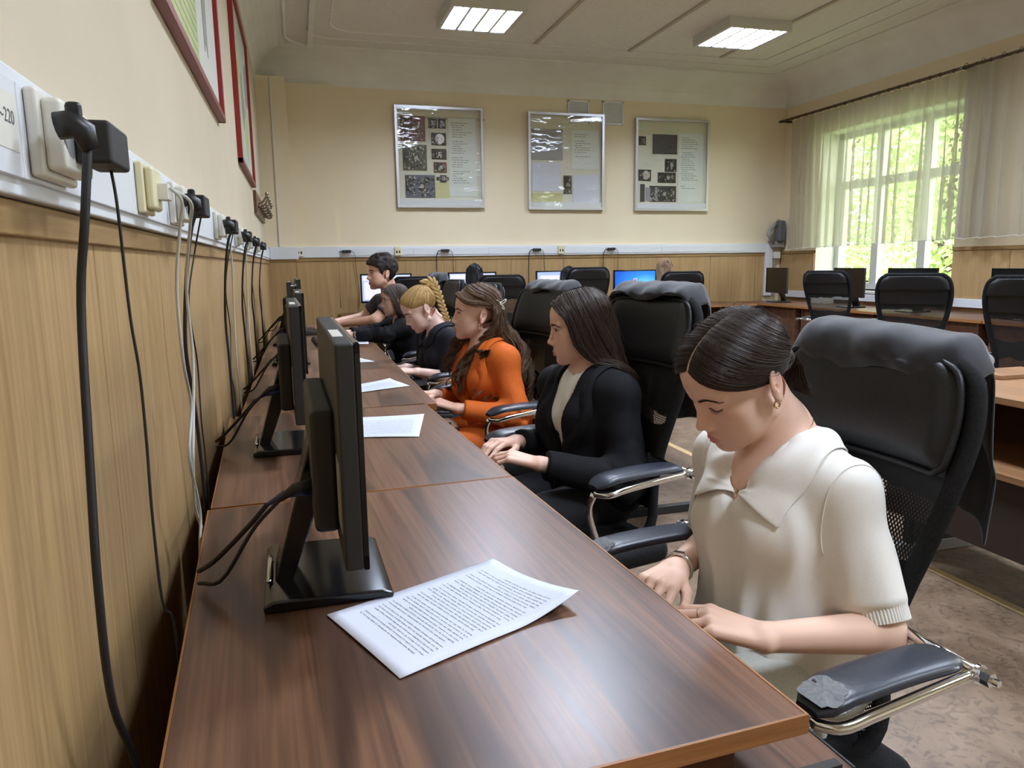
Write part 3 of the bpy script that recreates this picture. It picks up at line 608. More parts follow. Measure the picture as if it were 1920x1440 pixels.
MB().box(XL+.037, 0.03, 7.68-.032, 7.679, 1.306, 1.424).build('body', M['pvc'], tf, bevel=.003)
for a, b in ((.45,1.2),(1.2,2.02),(2.02,2.9),(2.9,4.1),(4.1,5.2)): MB().box(a+.002, b-.002, YF-.040, YF-.033, 1.340, 1.414).build('lid', M['pvc'], tf, bevel=.0012)
MB().box(5.50, 5.60, YF-.04, YF, .8, 1.432).build('corner_piece', M['pvc'], tf, bevel=.003)
tr = trunk('white plastic cable trunking low on the window wall above the desks', (XR, 5, .80))
MB().box(XR-.045, XR-.012, -2, 7.9, .79, .865).build('body', M['pvc'], tr, bevel=.003)
def socket_(label, y, ivory=False, double=True):
    t = thing('wall_socket', label, 'socket', (XL+.036, y, 1.362)); m = M['ivory'] if ivory else M['pvc_w']; h = .058 if double else .036; x = XL+.036
    MB().box(x, x+.012, y-h, y+h, 1.322, 1.404).build('back_plate', m, t, bevel=.004)
    MB().box(x+.011, x+.030, y-h+.008, y+h-.008, 1.329, 1.397).build('cover', m, t, bevel=.006, seg=3)
    for yy in ((y-.030, y+.030) if double else (y,)): MB().cyl((x+.0295, yy, 1.362), (x+.0305, yy, 1.362), .019, 20).build('outlet', M['steelgrey'], t)
    return t
ST = [.85, 1.66, 2.50, 3.30, 4.02, 4.86]; WHO = ['nearest', 'second', 'third', 'fourth', 'fifth', 'sixth']
rk = np.random.default_rng(11)
def cable(label, pts, r, m, name='power_cable', cat='cable', n=40, grp=None):
    o = MB().tube(spline(pts, n), r, 8).build(name, m, smooth=True); origin(o, pts[-1]); return tag(o, label, cat, grp)
for k, y in enumerate(ST):
    w_ = WHO[k]; socket_('white double wall socket on the left trunking, %s from the camera' % w_, y+.022)
    x0 = XL+.066
    pg = thing('power_plug', 'round black power plug in the %s wall socket of the left wall' % w_, 'plug', (x0, y-.06, 1.362))
    MB().tube([(x0,y-.05,1.366), (x0+.012,y-.05,1.368), (x0+.022,y-.05,1.362), (x0+.026,y-.05,1.345)], [.0125,.0135,.011,.0075], 12).build('plug_body', M['black'], pg, smooth=True)
    MB().box(x0+.008, x0+.022, y-.055, y-.045, 1.372, 1.388).build('grip', M['black'], pg, bevel=.004)
    ad = thing('power_adapter', 'black cube power adapter plugged in beside the %s socket on the left' % w_, 'adapter', (x0, y+.045, 1.335))
    MB().box(x0, x0+.034, y+.0, y+.085, 1.340, 1.382).build('adapter_body', M['blackm'], ad, bevel=.004)
    if k == 0:
        cable('thick black power cable hanging down the oak panels nearest the camera', [(x0+.024,y-.05,1.350), (x0+.016,.795,1.28), (-.20,.80,1.20), (-.20,.772,1.05), (-.20,.755,.93), (-.205,.78,.80), (-.20,.83,.68), (-.20,.9,.40)], .0042, M['rubber'])
        cable('thin black adapter cable hanging beside the thick nearest cable', [(x0+.018,y+.065,1.343), (-.183,.915,1.30), (-.183,.925,1.185), (-.18,.931,1.117), (-.18,.933,1.034), (-.18,.926,.95), (-.18,.937,.833), (-.18,1.0,.759), (-.19,1.05,.45)], .0017, M['rubber'])
    else:
        xx = -.222; q = rk.uniform(-.03, .03, 8); sg = spline([(x0+.024,y-.05,1.350), (xx+.02,y-.04,1.28), (xx,y-.03+q[0],1.1), (xx,y+q[1],.95), (xx,y+.03+q[2],.78), (xx,y+.05,.5)], 8)
        cable('thick black power cable hanging from the %s socket on the left wall' % w_, sg, .0038, M['rubber'])
        cable('thin black adapter cable hanging from the %s socket on the left wall' % w_, [(x0+.018,y+.06,1.343), (xx+.015,y+.085,1.27), (xx,y+.07+q[3],1.16), (xx,y+.12+q[4],1.03), (xx,y+.06+q[5],.90), (xx,y+.13+q[6],.80), (xx,y+.11,.55)], .0018, M['rubber'])
ds = thing('data_socket', 'ivory data socket with two grey network cables on the left trunking', 'socket', (XL+.036, 1.36, 1.362))
MB().box(XL+.036, XL+.048, 1.31, 1.40, 1.322, 1.402).build('back_plate', M['ivory'], ds, bevel=.004); MB().box(XL+.047, XL+.062, 1.318, 1.392, 1.328, 1.396).build('cover', M['ivory'], ds, bevel=.007, seg=3)
MB().box(XL+.060, XL+.078, 1.345, 1.375, 1.345, 1.372).build('jack', M['pvc_w'], ds, bevel=.002)
cable('grey network cable hanging from the ivory socket, left of the pair', [(-.19,1.35,1.365), (-.175,1.36,1.345), (-.185,1.385,1.30), (-.2,1.40,1.20), (-.2,1.405,1.07), (-.2,1.455,.985), (-.2,1.382,.905), (-.2,1.45,.782), (-.2,1.40,.70), (-.21,1.4,.4)], .0028, M['greycable'], 'network_cable', grp='grey network cables')
cable('grey network cable hanging from the ivory socket, right of the pair', [(-.19,1.37,1.365), (-.165,1.39,1.345), (-.175,1.44,1.31), (-.2,1.52,1.20), (-.2,1.53,1.07), (-.2,1.475,.97), (-.197,1.40,.90), (-.205,1.43,.80), (-.2,1.47,.70), (-.21,1.45,.4)], .0028, M['greycable'], 'network_cable', grp='grey network cables')
for yy, w_ in ((2.78, 'third'), (3.58, 'fourth')):
    cable('pale grey network cable hanging between the %s and next socket' % w_, [(-.235,yy,1.35), (-.215,yy+.02,1.3), (-.222,yy+.06,1.1), (-.222,yy+.02,.9), (-.222,yy+.08,.7), (-.222,yy+.05,.5)], .003, M['greycable'], 'network_cable', grp='grey network cables')
for k, (x, lb) in enumerate(((.47, 'black power supply brick on the far trunking, leftmost of four'), (1.50, 'black power supply brick on the far trunking, second from the left'), (2.53, 'black power supply brick on the far trunking, third from the left'), (3.42, 'black power supply brick on the far trunking, above the blue monitor'))):
    p = thing('power_brick', lb, 'adapter', (x, 7.93, 1.38)); MB().box(x-.005, x+.085, 7.918, 7.958, 1.368, 1.396).build('brick_body', M['black'], p, bevel=.006, seg=3)
    MB().tube(spline([(x-.005,7.935,1.383), (x-.03,7.935,1.378), (x-.048,7.945,1.34), (x-.05,7.962,1.25), (x-.05,7.966,1.0), (x-.045,7.966,.8)], 20), .0045, 6).build('mains_lead', M['rubber'], p, smooth=True)
    MB().tube(spline([(x+.085,7.935,1.382), (x+.105,7.935,1.375), (x+.125,7.945,1.33), (x+.13,7.962,1.2), (x+.15,7.966,.95), (x+.14,7.966,.8)], 20), .0025, 6).build('output_lead', M['rubber'], p, smooth=True)
for x, lb in ((.045, 'white wall socket on the pipe chase trunking in the far left corner'), (1.04, 'ivory double data socket on the far trunking, left of centre'), (2.86, 'ivory double data socket on the far trunking, right of centre')):
    y = 7.90 if x < .4 else YF-.04
    p = thing('wall_socket', lb, 'socket', (x, y, 1.37)); MB().box(x-.034, x+.034, y-.02, y, 1.335, 1.425).build('cover', M['pvc_w'] if x < .4 else M['ivory'], p, bevel=.004)
    for dx in (-.014, .014): MB().box(x+dx-.007, x+dx+.007, y-.0215, y-.0195, 1.36, 1.385).build('jack', M['steel'], p)
# ---- grey bracket and boxes in the far right corner
gb = thing('wall_intercom', 'grey handset device on a bent arm in the far right corner', 'intercom', (5.6, 7.95, 1.45))
MB().tube([(5.66,7.94,1.70), (5.50,7.90,1.58), (5.47,7.88,1.53), (5.56,7.90,1.44)], .022, 8).build('arm', M['steelgrey'], gb, smooth=True)
MB().box(5.60, 5.70, 7.85, 7.96, 1.44, 1.70).build('handset', mat('grey_device', srgb(92,94,100), .5), gb, bevel=.03, seg=4)
MB().box(5.56, 5.72, 7.9, YF, 1.38, 1.46).build('bracket', M['steelgrey'], gb, bevel=.006)
jb = thing('junction_box', 'small white junction box below the grey handset device', 'junction box', (5.66, 7.96, 1.27)); MB().box(5.61, 5.69, 7.93, YF-.012, 1.25, 1.33).build('cover', M['pvc_w'], jb, bevel=.004); MB().cyl((5.63, 7.965, .8), (5.63, 7.965, 1.25), .012, 8).build('conduit', M['steelgrey'], jb)
ob = thing('white_box', 'small white box on the corner desk behind the dark monitor', 'box', (5.56, 6.95, .75)); MB().box(5.48, 5.62, 6.86, 7.06, .7505, .83).build('carton', M['pvc_w'], ob, bevel=.004); MB().box(5.475, 5.625, 6.855, 7.065, .828, .842).build('lid', M['pvc'], ob, bevel=.003)
# ================================================================ DISPLAY BOARDS ON THE FAR WALL
M['backing'] = noisy('pale_green_print', srgb(226,222,206), srgb(212,214,194), (3,3,3), .7)
M['list'] = mat('pale_list_sheet', srgb(222,228,220), .7)
M['palettext'] = mat('pale_grey_print', srgb(140,146,142), .7); M['grn'] = mat('yellow_green_print', srgb(206,206,152), .7); M['band2'] = noisy('title_band', srgb(226,214,186), srgb(214,220,196), (4,4,4), .7)
M['clear'] = mat('acrylic_cover', (1,1,1), .0)
def clear_material():
    m = M['clear']; nt = m.node_tree; nt.nodes.remove(BS(m)); out = nt.nodes['Material Output']
    t = N(m, 'ShaderNodeBsdfTransparent'); g = N(m, 'ShaderNodeBsdfGlossy'); g.inputs['Roughness'].default_value = .03
    n = N(m, 'ShaderNodeTexNoise', Scale=3.0, Detail=2.0); mp = coords(m, (1,1,2.5)); LK(m, mp, 'Vector', n, 'Vector'); b = N(m, 'ShaderNodeBump'); b.inputs['Strength'].default_value = .35; b.inputs['Distance'].default_value = .02
    LK(m, n, 'Fac', b, 'Height'); LK(m, b, 'Normal', g, 'Normal')
    mx = N(m, 'ShaderNodeMixShader'); mx.inputs[0].default_value = .065; LK(m, t, 0, mx, 1); LK(m, g, 0, mx, 2); LK(m, mx, 0, out, 'Surface')
clear_material()
def pcb(name, c1, c2): return noisy(name, srgb(*c1), srgb(*c2), (60,60,60), .5, detail=3)
M['pcb_r'] = pcb('red_circuit_board', (96,58,60), (128,84,84)); M['pcb_g'] = pcb('dark_green_circuit_board', (66,72,60), (104,108,92)); M['pcb_b'] = pcb('blue_grey_circuit_board', (72,80,96), (112,118,128)); M['pcb_k'] = pcb('black_circuit_board', (34,34,34), (62,62,60))
M['comp'] = mat('silver_components', srgb(168,168,160), .4, .3); M['compk'] = mat('dark_components', srgb(44,44,46), .5); M['disc'] = mat('silver_disc', srgb(200,196,188), .3, .5)
def board(label, x0, x1, z0, z1, items, title, seed):
    W_, H_ = x1-x0, z1-z0; y = YF; r = np.random.default_rng(seed); t = thing('display_board', label, 'display board', (x0+W_/2, y, z0), 'framed display boards on the far wall')
    fr = MB(); d = .046
    for a in ((x0,x1,z0,z0+.026),(x0,x1,z1-.026,z1),(x0,x0+.026,z0+.026,z1-.026),(x1-.026,x1,z0+.026,z1-.026)): fr.box(a[0], a[1], y-d, y, a[2], a[3])
    fr.build('frame', M['metalframe'], t)
    MB().box(x0+.02, x1-.02, y-.012, y-.004, z0+.02, z1-.02).build('backing', M['backing'], t)
    MB().box(x0+.025, x1-.025, y-.036, y-.012, z0+.025, z0+.085).build('bottom_ledge', M['pvc'], t)
    MB().box(x0+.03, x1-.03, y-.0135, y-.0118, z1-.17, z1-.045).build('title_band', M['band2'], t)
    X = lambda f: x0+.03+(W_-.06)*f; Z = lambda f: z0+.085+(H_-.13)*f
    for kind, a, b, c, e in items:
        if kind == 'list':
            sh = MB().box(X(a), X(b), y-.016, y-.0118, Z(c), Z(e)).build('list_sheet', M['list'], t); tx = MB(); zz = Z(e)-.05
            while zz > Z(c)+.12:
                if r.random() < .85:
                    q = X(a)+.03+.012*int(r.random()*2); le = r.uniform(.25, .8)*(X(b)-X(a)-.06)
                    while le > .01: wd = r.uniform(.015, .045); tx.box(q, min(q+wd, X(b)-.02), y-.0166, y-.0159, zz, zz+.007); q += wd+.008; le -= wd+.008
                zz -= .0235
            tx.build('text_lines', M['palettext'], sh)
        elif kind == 'sheet': MB().box(X(a), X(b), y-.016, y-.0118, Z(c), Z(e)).build('sheet', M['paper'], t)
        elif kind == 'green': MB().box(X(a), X(b), y-.014, y-.0118, Z(c), Z(e)).build('print', M['grn'], t)
        elif kind == 'panel': MB().box(X(a), X(b), y-.024, y-.0118, Z(c), Z(e)).build('screen_panel', M['compk'], t, bevel=.002)
        elif kind == 'grey': MB().box(X(a), X(b), y-.02, y-.0118, Z(c), Z(e)).build('grey_panel', M['steelgrey'], t)
        else:
            bo = MB().box(X(a), X(b), y-.018, y-.0118, Z(c), Z(e)).build('circuit_board', M['pcb_'+('k' if kind == 'd' else kind)], t); cs, ck = MB(), MB(); n = int(14+900*(X(b)-X(a))*(Z(e)-Z(c)))
            for i in range(n):
                u, v = r.uniform(X(a)+.004, max(X(b)-.03, X(a)+.02)), r.uniform(Z(c)+.002, max(Z(e)-.03, Z(c)+.006)); s = r.uniform(.005, .02), r.uniform(.005, .022); h = r.uniform(.004, .016)
                (cs if i % 2 else ck).box(u, u+s[0], y-.018-h, y-.0179, v, v+s[1])
            u, v = X(a)+(X(b)-X(a))*.55, Z(c)+(Z(e)-Z(c))*.5; ck.box(u-.035, u+.035, y-.025, y-.0179, v-.035, v+.035); cs.box(u-.018, u+.018, y-.029, y-.0179, v-.02, v+.02)
            for i in range(4): ck.box(X(a)+.012+.014*i, X(a)+.018+.014*i, y-.03, y-.0179, Z(c)+.3*(Z(e)-Z(c)), Z(e)-.012)
            cs.build('silver_components', M['comp'], bo)['kind'] = 'stuff'; ck.build('dark_components', M['compk'], bo)['kind'] = 'stuff'
            if kind == 'd': MB().cyl((u, y-.018, v), (u, y-.030, v), min(X(b)-X(a), Z(e)-Z(c))*.40, 24).build('disc', M['disc'], bo, smooth=False)
    if title: text('title', title, .035, M['ink'], t, ((x0+x1)/2+.06, y-.0142, z1-.115), (1,0,0), (0,0,1))
    MB().box(x0+.028, x1-.028, y-.041, y-.038, z0+.028, z1-.028).build('cover_pane', M['clear'], t)
board('framed display board with three circuit boards, leftmost on the far wall', 1.056, 1.99, 1.829, 2.855,
      [('r',.03,.33,.66,.94), ('g',.05,.34,.33,.62), ('b',.07,.43,.02,.28), ('k',.37,.475,.81,.92), ('k',.485,.58,.81,.92), ('d',.40,.58,.62,.76), ('k',.40,.58,.46,.58), ('r',.42,.58,.31,.43), ('k',.45,.60,.225,.26), ('green',.44,.60,.02,.20), ('list',.61,.95,.04,.93)], 'ОСНОВНЫЕ КОМПОНЕНТЫ СИСТЕМНОГО БЛОКА', 1)
board('framed display board with two blank white sheets, middle of the far wall', 2.49, 3.377, 1.815, 2.845,
      [('grey',.02,.45,.50,.86), ('sheet',.01,.42,.13,.47), ('g',.46,.58,.10,.32), ('list',.58,.97,.40,.86), ('sheet',.60,.98,.0,.33), ('green',.0,.45,.0,.11)], None, 2)
board('framed display board with a black laptop screen, rightmost on the far wall', 3.76, 4.69, 1.81, 2.83,
      [('panel',.22,.57,.62,.86), ('k',.02,.12,.72,.83), ('d',.02,.20,.28,.42), ('k',.40,.57,.40,.56), ('k',.30,.56,.26,.39), ('k',.18,.57,.02,.22), ('panel',.05,.11,.02,.24), ('grey',.13,.30,.03,.20), ('list',.60,.96,.02,.88)], None, 3)
M['grille'] = noisy('grey_grille', srgb(196,198,200), srgb(214,216,216), (90,90,90), .6)
for x, z, lb in ((2.955, 2.74, 'white framed wall vent half hidden behind the middle display board'), (3.365, 2.745, 'white framed wall vent right of the middle display board')):
    v = thing('wall_vent', lb, 'vent', (x+.125, YF, z)); fr = MB()
    for a in ((0,.25,0,.02),(0,.25,.23,.25),(0,.02,0,.25),(.23,.25,0,.25)): fr.box(x+a[0], x+a[1], YF-.018, YF, z+a[2], z+a[3])
    fr.build('frame', M['pvc'], v, bevel=.002); g = MB().box(x+.02, x+.23, YF-.008, YF-.001, z+.02, z+.23)
    for k in range(12): g.box(x+.02, x+.23, YF-.012, YF-.007, z+.025+.017*k, z+.033+.017*k)
    g.build('grille', M['grille'], v)
# ---- framed maps on the left wall
M['map1'] = noisy('green_map_print', srgb(176,190,120), srgb(202,206,150), (4,9,9), .6); M['map2'] = noisy('pale_map_print', srgb(202,204,176), srgb(188,196,190), (5,5,5), .6)
M['mapgrey'] = mat('grey_map_land', srgb(150,150,140), .6); M['white_print'] = mat('white_print', srgb(214,214,206), .6)
def wallmap(label, y0, y1, z0, z1, kind):
    t = thing('framed_map', label, 'framed map', (XL, (y0+y1)/2, z0), 'framed maps on the left wall'); x = XL
    for nm, a in (('bottom_frame',(y0,y1,z0,z0+.028)),('top_frame',(y0,y1,z1-.028,z1)),('near_frame',(y0,y0+.028,z0,z1)),('far_frame',(y1-.028,y1,z0,z1))):
        MB().box(x, x+.028, a[0], a[1], a[2], a[3]).build(nm, M['mauve'] if 'bottom' in nm else M['red'], t, bevel=.003)
    MB().box(x, x+.010, y0+.02, y1-.02, z0+.02, z1-.02).build('print', M['white_print'] if kind else M['map2'], t)
    if kind:
        MB().box(x+.0095, x+.0112, y0+.03, y0+(y1-y0)*.55, z0+.03, z1-.03).build('green_panel', M['map1'], t); ln = MB()
        for k in range(26): ln.box(x+.011, x+.0117, y0+.05, y0+(y1-y0)*.53, z0+.06+.03*k, z0+.064+.03*k)
        ln.build('text_lines', M['mapgrey'], t)
        yc, zc = y0+(y1-y0)*.72, (z0+z1)/2
        MB().prism([(yc+.10*math.cos(a)*(1+.3*math.sin(3*a)), zc+.34*math.sin(a)*(1+.15*math.sin(5*a))) for a in np.linspace(0, 2*PI, 29)[:-1]], x+.0095, x+.0115, 'x').build('picture', M['mapgrey'], t)
    else:
        for k in range(5):
            yc, zc = y0+.2+(y1-y0-.4)*k/4, z0+.25+.5*((k*37) % 10)/10
            MB().prism([(yc+.13*math.cos(a)*(1+.25*math.sin(3*a+k)), zc+.15*math.sin(a)*(1+.2*math.sin(4*a+k))) for a in np.linspace(0, 2*PI, 25)[:-1]], x+.0095, x+.0112, 'x').build('picture', M['map1' if k % 2 else 'mapgrey'], t)
wallmap('red framed chart with green text, nearer of two on the left wall', 1.87, 3.38, 1.82, 2.80, True)
wallmap('red framed pale map, farther of two on the left wall', 4.43, 5.80, 1.80, 2.77, False)
hk = thing('coat_hook_board', 'wooden coat hook board low on the left wall near the far corner', 'coat rack', (XL, 6.6, 1.65))
MB().box(XL, XL+.022, 5.85, 7.35, 1.63, 1.79).build('back_board', M['desk_plain'], hk, bevel=.004)
for k in range(5):
    y = 6.0+.29*k; h = MB(); x = XL+.022
    h.tube(spline([(x,y,1.70), (x+.035,y,1.715), (x+.06,y,1.75), (x+.068,y,1.775)], 10), .008, 6); h.tube(spline([(x,y,1.69), (x+.035,y-.03,1.665), (x+.06,y-.05,1.67), (x+.066,y-.055,1.69)], 10), .008, 6); h.sphere((x+.068,y,1.778), .013, 8, 6); h.sphere((x+.066,y-.055,1.693), .012, 8, 6)
    h.box(x, x+.004, y-.018, y+.018, 1.66, 1.73); h.build('hook', M['brass'], hk, smooth=True)
# ================================================================ PAPERS AND KEYBOARDS
def paper(label, A, B, C_, D_, curl, seed, nl, bold=True):
    """A B C D: corners on the desk; text starts along edge D-A (left = D) and runs towards C-B"""
    A, B, C_, D_ = [np.array(p) for p in (A, B, C_, D_)]; r = np.random.default_rng(seed)
    def P(u, v, up=0):
        p = (D_*(1-u)+A*u)*(1-v)+(C_*(1-u)+B*u)*v; e = max(0, v-.62)/.38*max(0, .75-u)/.75; z = .7506+curl*e**1.6+.0012*(1+math.sin(3*u+4*v)); return (p[0], p[1], z+up)
    t = thing('paper_sheet', label, 'paper', ((A+B+C_+D_)[0]/4, (A+B+C_+D_)[1]/4, .7502)); MB().grid(lambda u, v: P(u, v), 13, 19).build('sheet', M['paper'], t, solid=.0003, smooth=True)
    tx = MB(); v = .10
    for k in range(nl):
        v += .0245 if k % 6 else .034; u = .12+(.05 if k % 6 == 0 else 0); end = .90-(.35*r.random() if k % 3 == 2 else .03*r.random()); hh = .0048
        while u < end:
            wl = int(r.integers(2, 10))
            for c in range(wl):
                if u > end: break
                q = r.integers(0, 3); a, b = u, u+.0068; z_ = .0004
                tx.add([P(a, v, z_), P(a+.002, v, z_), P(a+.002, v+hh*1.6, z_), P(a, v+hh*1.6, z_)], [(0,1,2,3)])
                if q: tx.add([P(a, v+hh*q*.7, z_), P(b, v+hh*q*.7, z_), P(b, v+hh*q*.7+.0016, z_), P(a, v+hh*q*.7+.0016, z_)], [(0,1,2,3)])
                else: tx.add([P(b-.002, v, z_), P(b, v, z_), P(b, v+hh*1.6, z_), P(b-.002, v+hh*1.6, z_)], [(0,1,2,3)])
                u += .0100
            u += .010
    tx.build('text_lines', M['ink'], t)['kind'] = 'stuff'; return t
paper('printed sheet with a lifted corner lying on the nearest desk', (.013,1.013), (.286,1.134), (.361,.936), (.09,.819), .022, 1, 30)
paper('printed sheet lying on the second desk beside the near monitor', (.113,2.115), (.116,2.405), (.375,2.37), (.309,2.06), .003, 2, 26)
paper('printed sheet lying on the third desk before the woman in orange', (.17,2.86), (.18,3.06), (.36,3.19), (.415,2.97), .004, 3, 24)
paper('printed sheet lying on the fourth desk before the blonde', (.12,3.78), (.09,4.05), (.29,3.99), (.36,3.80), .004, 4, 24)
paper('printed sheet under the hands of the person with glasses', (.20,4.72), (.22,4.98), (.43,4.96), (.41,4.70), .003, 5, 22)
def keyboard(label, x, y, z, rot=0):
    """keys face +z, the typist sits on the +x side"""
    t = thing('keyboard', label, 'keyboard', (0,0,0)); MB().prism([(-.075,0), (.075,0), (.075,.010), (-.070,.022)], -.215, .215, 'y').build('case', M['blackm'], t, bevel=.003)
    k = MB()
    for r_ in range(6):
        for c in range(18):
            xx = -.062+.0215*r_; yy = -.205+.0228*c
            if r_ == 5 and 3 < c < 9: continue
            zz = .0222-.0115*(xx+.07)/.145; k.box(xx, xx+.0185, yy, yy+.0195, zz-.003, zz+.005)
    k.build('keys', M['black'], t)['kind'] = 'stuff'; t.location = (x, y, z); t.rotation_euler.z = rot; return t
kb = keyboard('black keyboard on the pull-out tray under the nearest desk edge', .478, 1.06, .6585, R3(3))
dup(kb, (.45, 2.03, .6585), R3(2), 'black keyboard on the pull-out tray of the second desk')
dup(kb, (.47, 2.95, .6585), 0, 'black keyboard on the pull-out tray of the third desk')
dup(kb, (.47, 3.92, .6585), 0, 'black keyboard on the pull-out tray of the fourth desk')
dup(kb, (.155, 4.90, .7505), R3(3), 'dark keyboard on the desk under the hands of the person with glasses')
dup(kb, (.10, 5.68, .7505), R3(-2), 'dark keyboard on the desk under the hands of the man')
# ================================================================ PEOPLE: signed-distance bodies meshed by surface nets
def smin(a, b, k):
    h = np.clip(.5+.5*(b-a)/k, 0, 1); return b+(a-b)*h-k*h*(1-h)
def smax(a, b, k): return -smin(-a, -b, k)
def ell(p, c, r):
    q = (p-np.array(c))/np.array(r); k0 = np.sqrt((q*q).sum(-1)); k1 = np.sqrt(((q/np.array(r))**2).sum(-1))+1e-9; return k0*(k0-1)/k1
def sph(p, c, r): d = p-np.array(c); return np.sqrt((d*d).sum(-1))-r
def cone(p, a, b, r1, r2):
    a, b = np.array(a, float), np.array(b, float); ab = b-a; t = np.clip(((p-a)@ab)/(ab@ab), 0, 1); d = p-a-t[...,None]*ab; return np.sqrt((d*d).sum(-1))-(r1+(r2-r1)*t)
NZ = np.random.default_rng(21).uniform(-1, 1, (32,32,32))
def vnoise(p):
    i = np.floor(p).astype(int); f = p-i; f = f*f*(3-2*f); r = 0
    for dx in (0,1):
        for dy in (0,1):
            for dz in (0,1):
                w_ = (f[...,0] if dx else 1-f[...,0])*(f[...,1] if dy else 1-f[...,1])*(f[...,2] if dz else 1-f[...,2]); r = r+w_*NZ[(i[...,0]+dx)&31, (i[...,1]+dy)&31, (i[...,2]+dz)&31]
    return r
def poly2(x, z, P):
    """signed distance to a polygon in a plane, negative inside"""
    P = np.array(P, float); n = len(P); d = np.full(x.shape, 1e9); s = np.ones(x.shape)
    for i in range(n):
        a, b = P[i], P[i-1]; ex, ez = b-a; wx, wz = x-a[0], z-a[1]; t = np.clip((wx*ex+wz*ez)/(ex*ex+ez*ez+1e-12), 0, 1)
        d = np.minimum(d, (wx-ex*t)**2+(wz-ez*t)**2); c1 = z >= a[1]; c2 = z < b[1]; c3 = ex*wz > ez*wx
        s = np.where((c1&c2&c3)|(~c1&~c2&~c3), -s, s)
    return s*np.sqrt(d)
def axis(lo, hi, h, fine=()):
    """grid coordinates with spacing h, finer inside the given (a, b, hf) ranges"""
    x = lo; out = [lo]
    while x < hi:
        st = h
        for a, b, hf in fine:
            if a-.5*h <= x <= b: st = min(st, hf)
        x += st; out.append(x)
    return np.array(out)
def surface_nets(fn, xs, ys, zs, B=8):
    nx, ny, nz = len(xs), len(ys), len(zs); F = np.ones((nx,ny,nz), np.float32); XYZ = (xs, ys, zs); act = []
    bi = [np.arange(0, n, B) for n in (nx, ny, nz)]
    lo = [a[b] for a, b in zip(XYZ, bi)]; hi = [a[np.minimum(b+B, len(a)-1)] for a, b in zip(XYZ, bi)]
    C_ = np.stack(np.meshgrid(*[(l+h)/2 for l, h in zip(lo, hi)], indexing='ij'), -1); Rd = np.sqrt(sum(np.meshgrid(*[((h-l)/2)**2 for l, h in zip(lo, hi)], indexing='ij')))
    D = fn(C_.reshape(-1,3)).reshape(Rd.shape); A = np.argwhere(np.abs(D) < 1.4*Rd+.006)
    sgn = np.where(D < 0, -1, 1).astype(np.float32)
    F[:] = np.repeat(np.repeat(np.repeat(sgn, B, 0), B, 1), B, 2)[:nx,:ny,:nz]
    loc = np.stack(np.meshgrid(*[np.arange(B)]*3, indexing='ij'), -1).reshape(-1,3)
    for s in range(0, len(A), 400):
        I = (A[s:s+400,None]*B+loc[None]).reshape(-1,3); I = I[(I[:,0] < nx)&(I[:,1] < ny)&(I[:,2] < nz)]
        F[I[:,0],I[:,1],I[:,2]] = fn(np.stack([xs[I[:,0]], ys[I[:,1]], zs[I[:,2]]], -1))
    neg = F < 0; cnt = np.zeros((nx-1,ny-1,nz-1), np.int8)
    cs = [(a,b,c) for a in (0,1) for b in (0,1) for c in (0,1)]
    for a, b, c in cs: cnt += neg[a:nx-1+a, b:ny-1+b, c:nz-1+c]
    cells = np.argwhere((cnt > 0)&(cnt < 8)); idx = np.full(cnt.shape, -1, np.int64); idx[tuple(cells.T)] = np.arange(len(cells))
    acc = np.zeros((len(cells),3)); num = np.zeros(len(cells))
    for k in range(3):
        for o in cs:
            if o[k]: continue
            e = list(o); e[k] = 1; i0 = cells+np.array(o); i1 = cells+np.array(e); f0 = F[tuple(i0.T)].astype(float); f1 = F[tuple(i1.T)].astype(float); m_ = (f0 < 0) != (f1 < 0)
            t = np.where(m_, f0/(f0-f1+1e-12), 0); p0 = np.stack([xs[i0[:,0]], ys[i0[:,1]], zs[i0[:,2]]], -1); p1 = np.stack([xs[i1[:,0]], ys[i1[:,1]], zs[i1[:,2]]], -1)
            acc += np.where(m_[:,None], p0+(p1-p0)*t[:,None], 0); num += m_
    V = acc/np.maximum(num, 1)[:,None]; Q = []
    for k in range(3):
        a, b = [(1,2),(2,0),(0,1)][k]; sl0 = [slice(None)]*3; sl1 = [slice(None)]*3; sl0[k] = slice(0, -1); sl1[k] = slice(1, None)
        E = np.argwhere(neg[tuple(sl0)] != neg[tuple(sl1)]); E = E[(E[:,a] > 0)&(E[:,b] > 0)&(E[:,a] < F.shape[a]-1)&(E[:,b] < F.shape[b]-1)]
        ua, ub = np.zeros(3, int), np.zeros(3, int); ua[a] = 1; ub[b] = 1; q = np.stack([idx[tuple((E-ua-ub).T)], idx[tuple((E-ub).T)], idx[tuple(E.T)], idx[tuple((E-ua).T)]], -1)
        fl = ~neg[tuple(E.T)]; q[fl] = q[fl][:,::-1]; Q.append(q)
    Q = np.concatenate(Q); Q = Q[(Q >= 0).all(1)]
    h = 8e-4; f0 = fn(V); G = np.stack([fn(V+np.eye(3)[i]*h)-f0 for i in range(3)], -1)/h; g2 = (G*G).sum(-1, keepdims=True)
    V = V-np.clip(f0[:,None]*G/np.maximum(g2, .2), -.002, .002)
    return V, Q
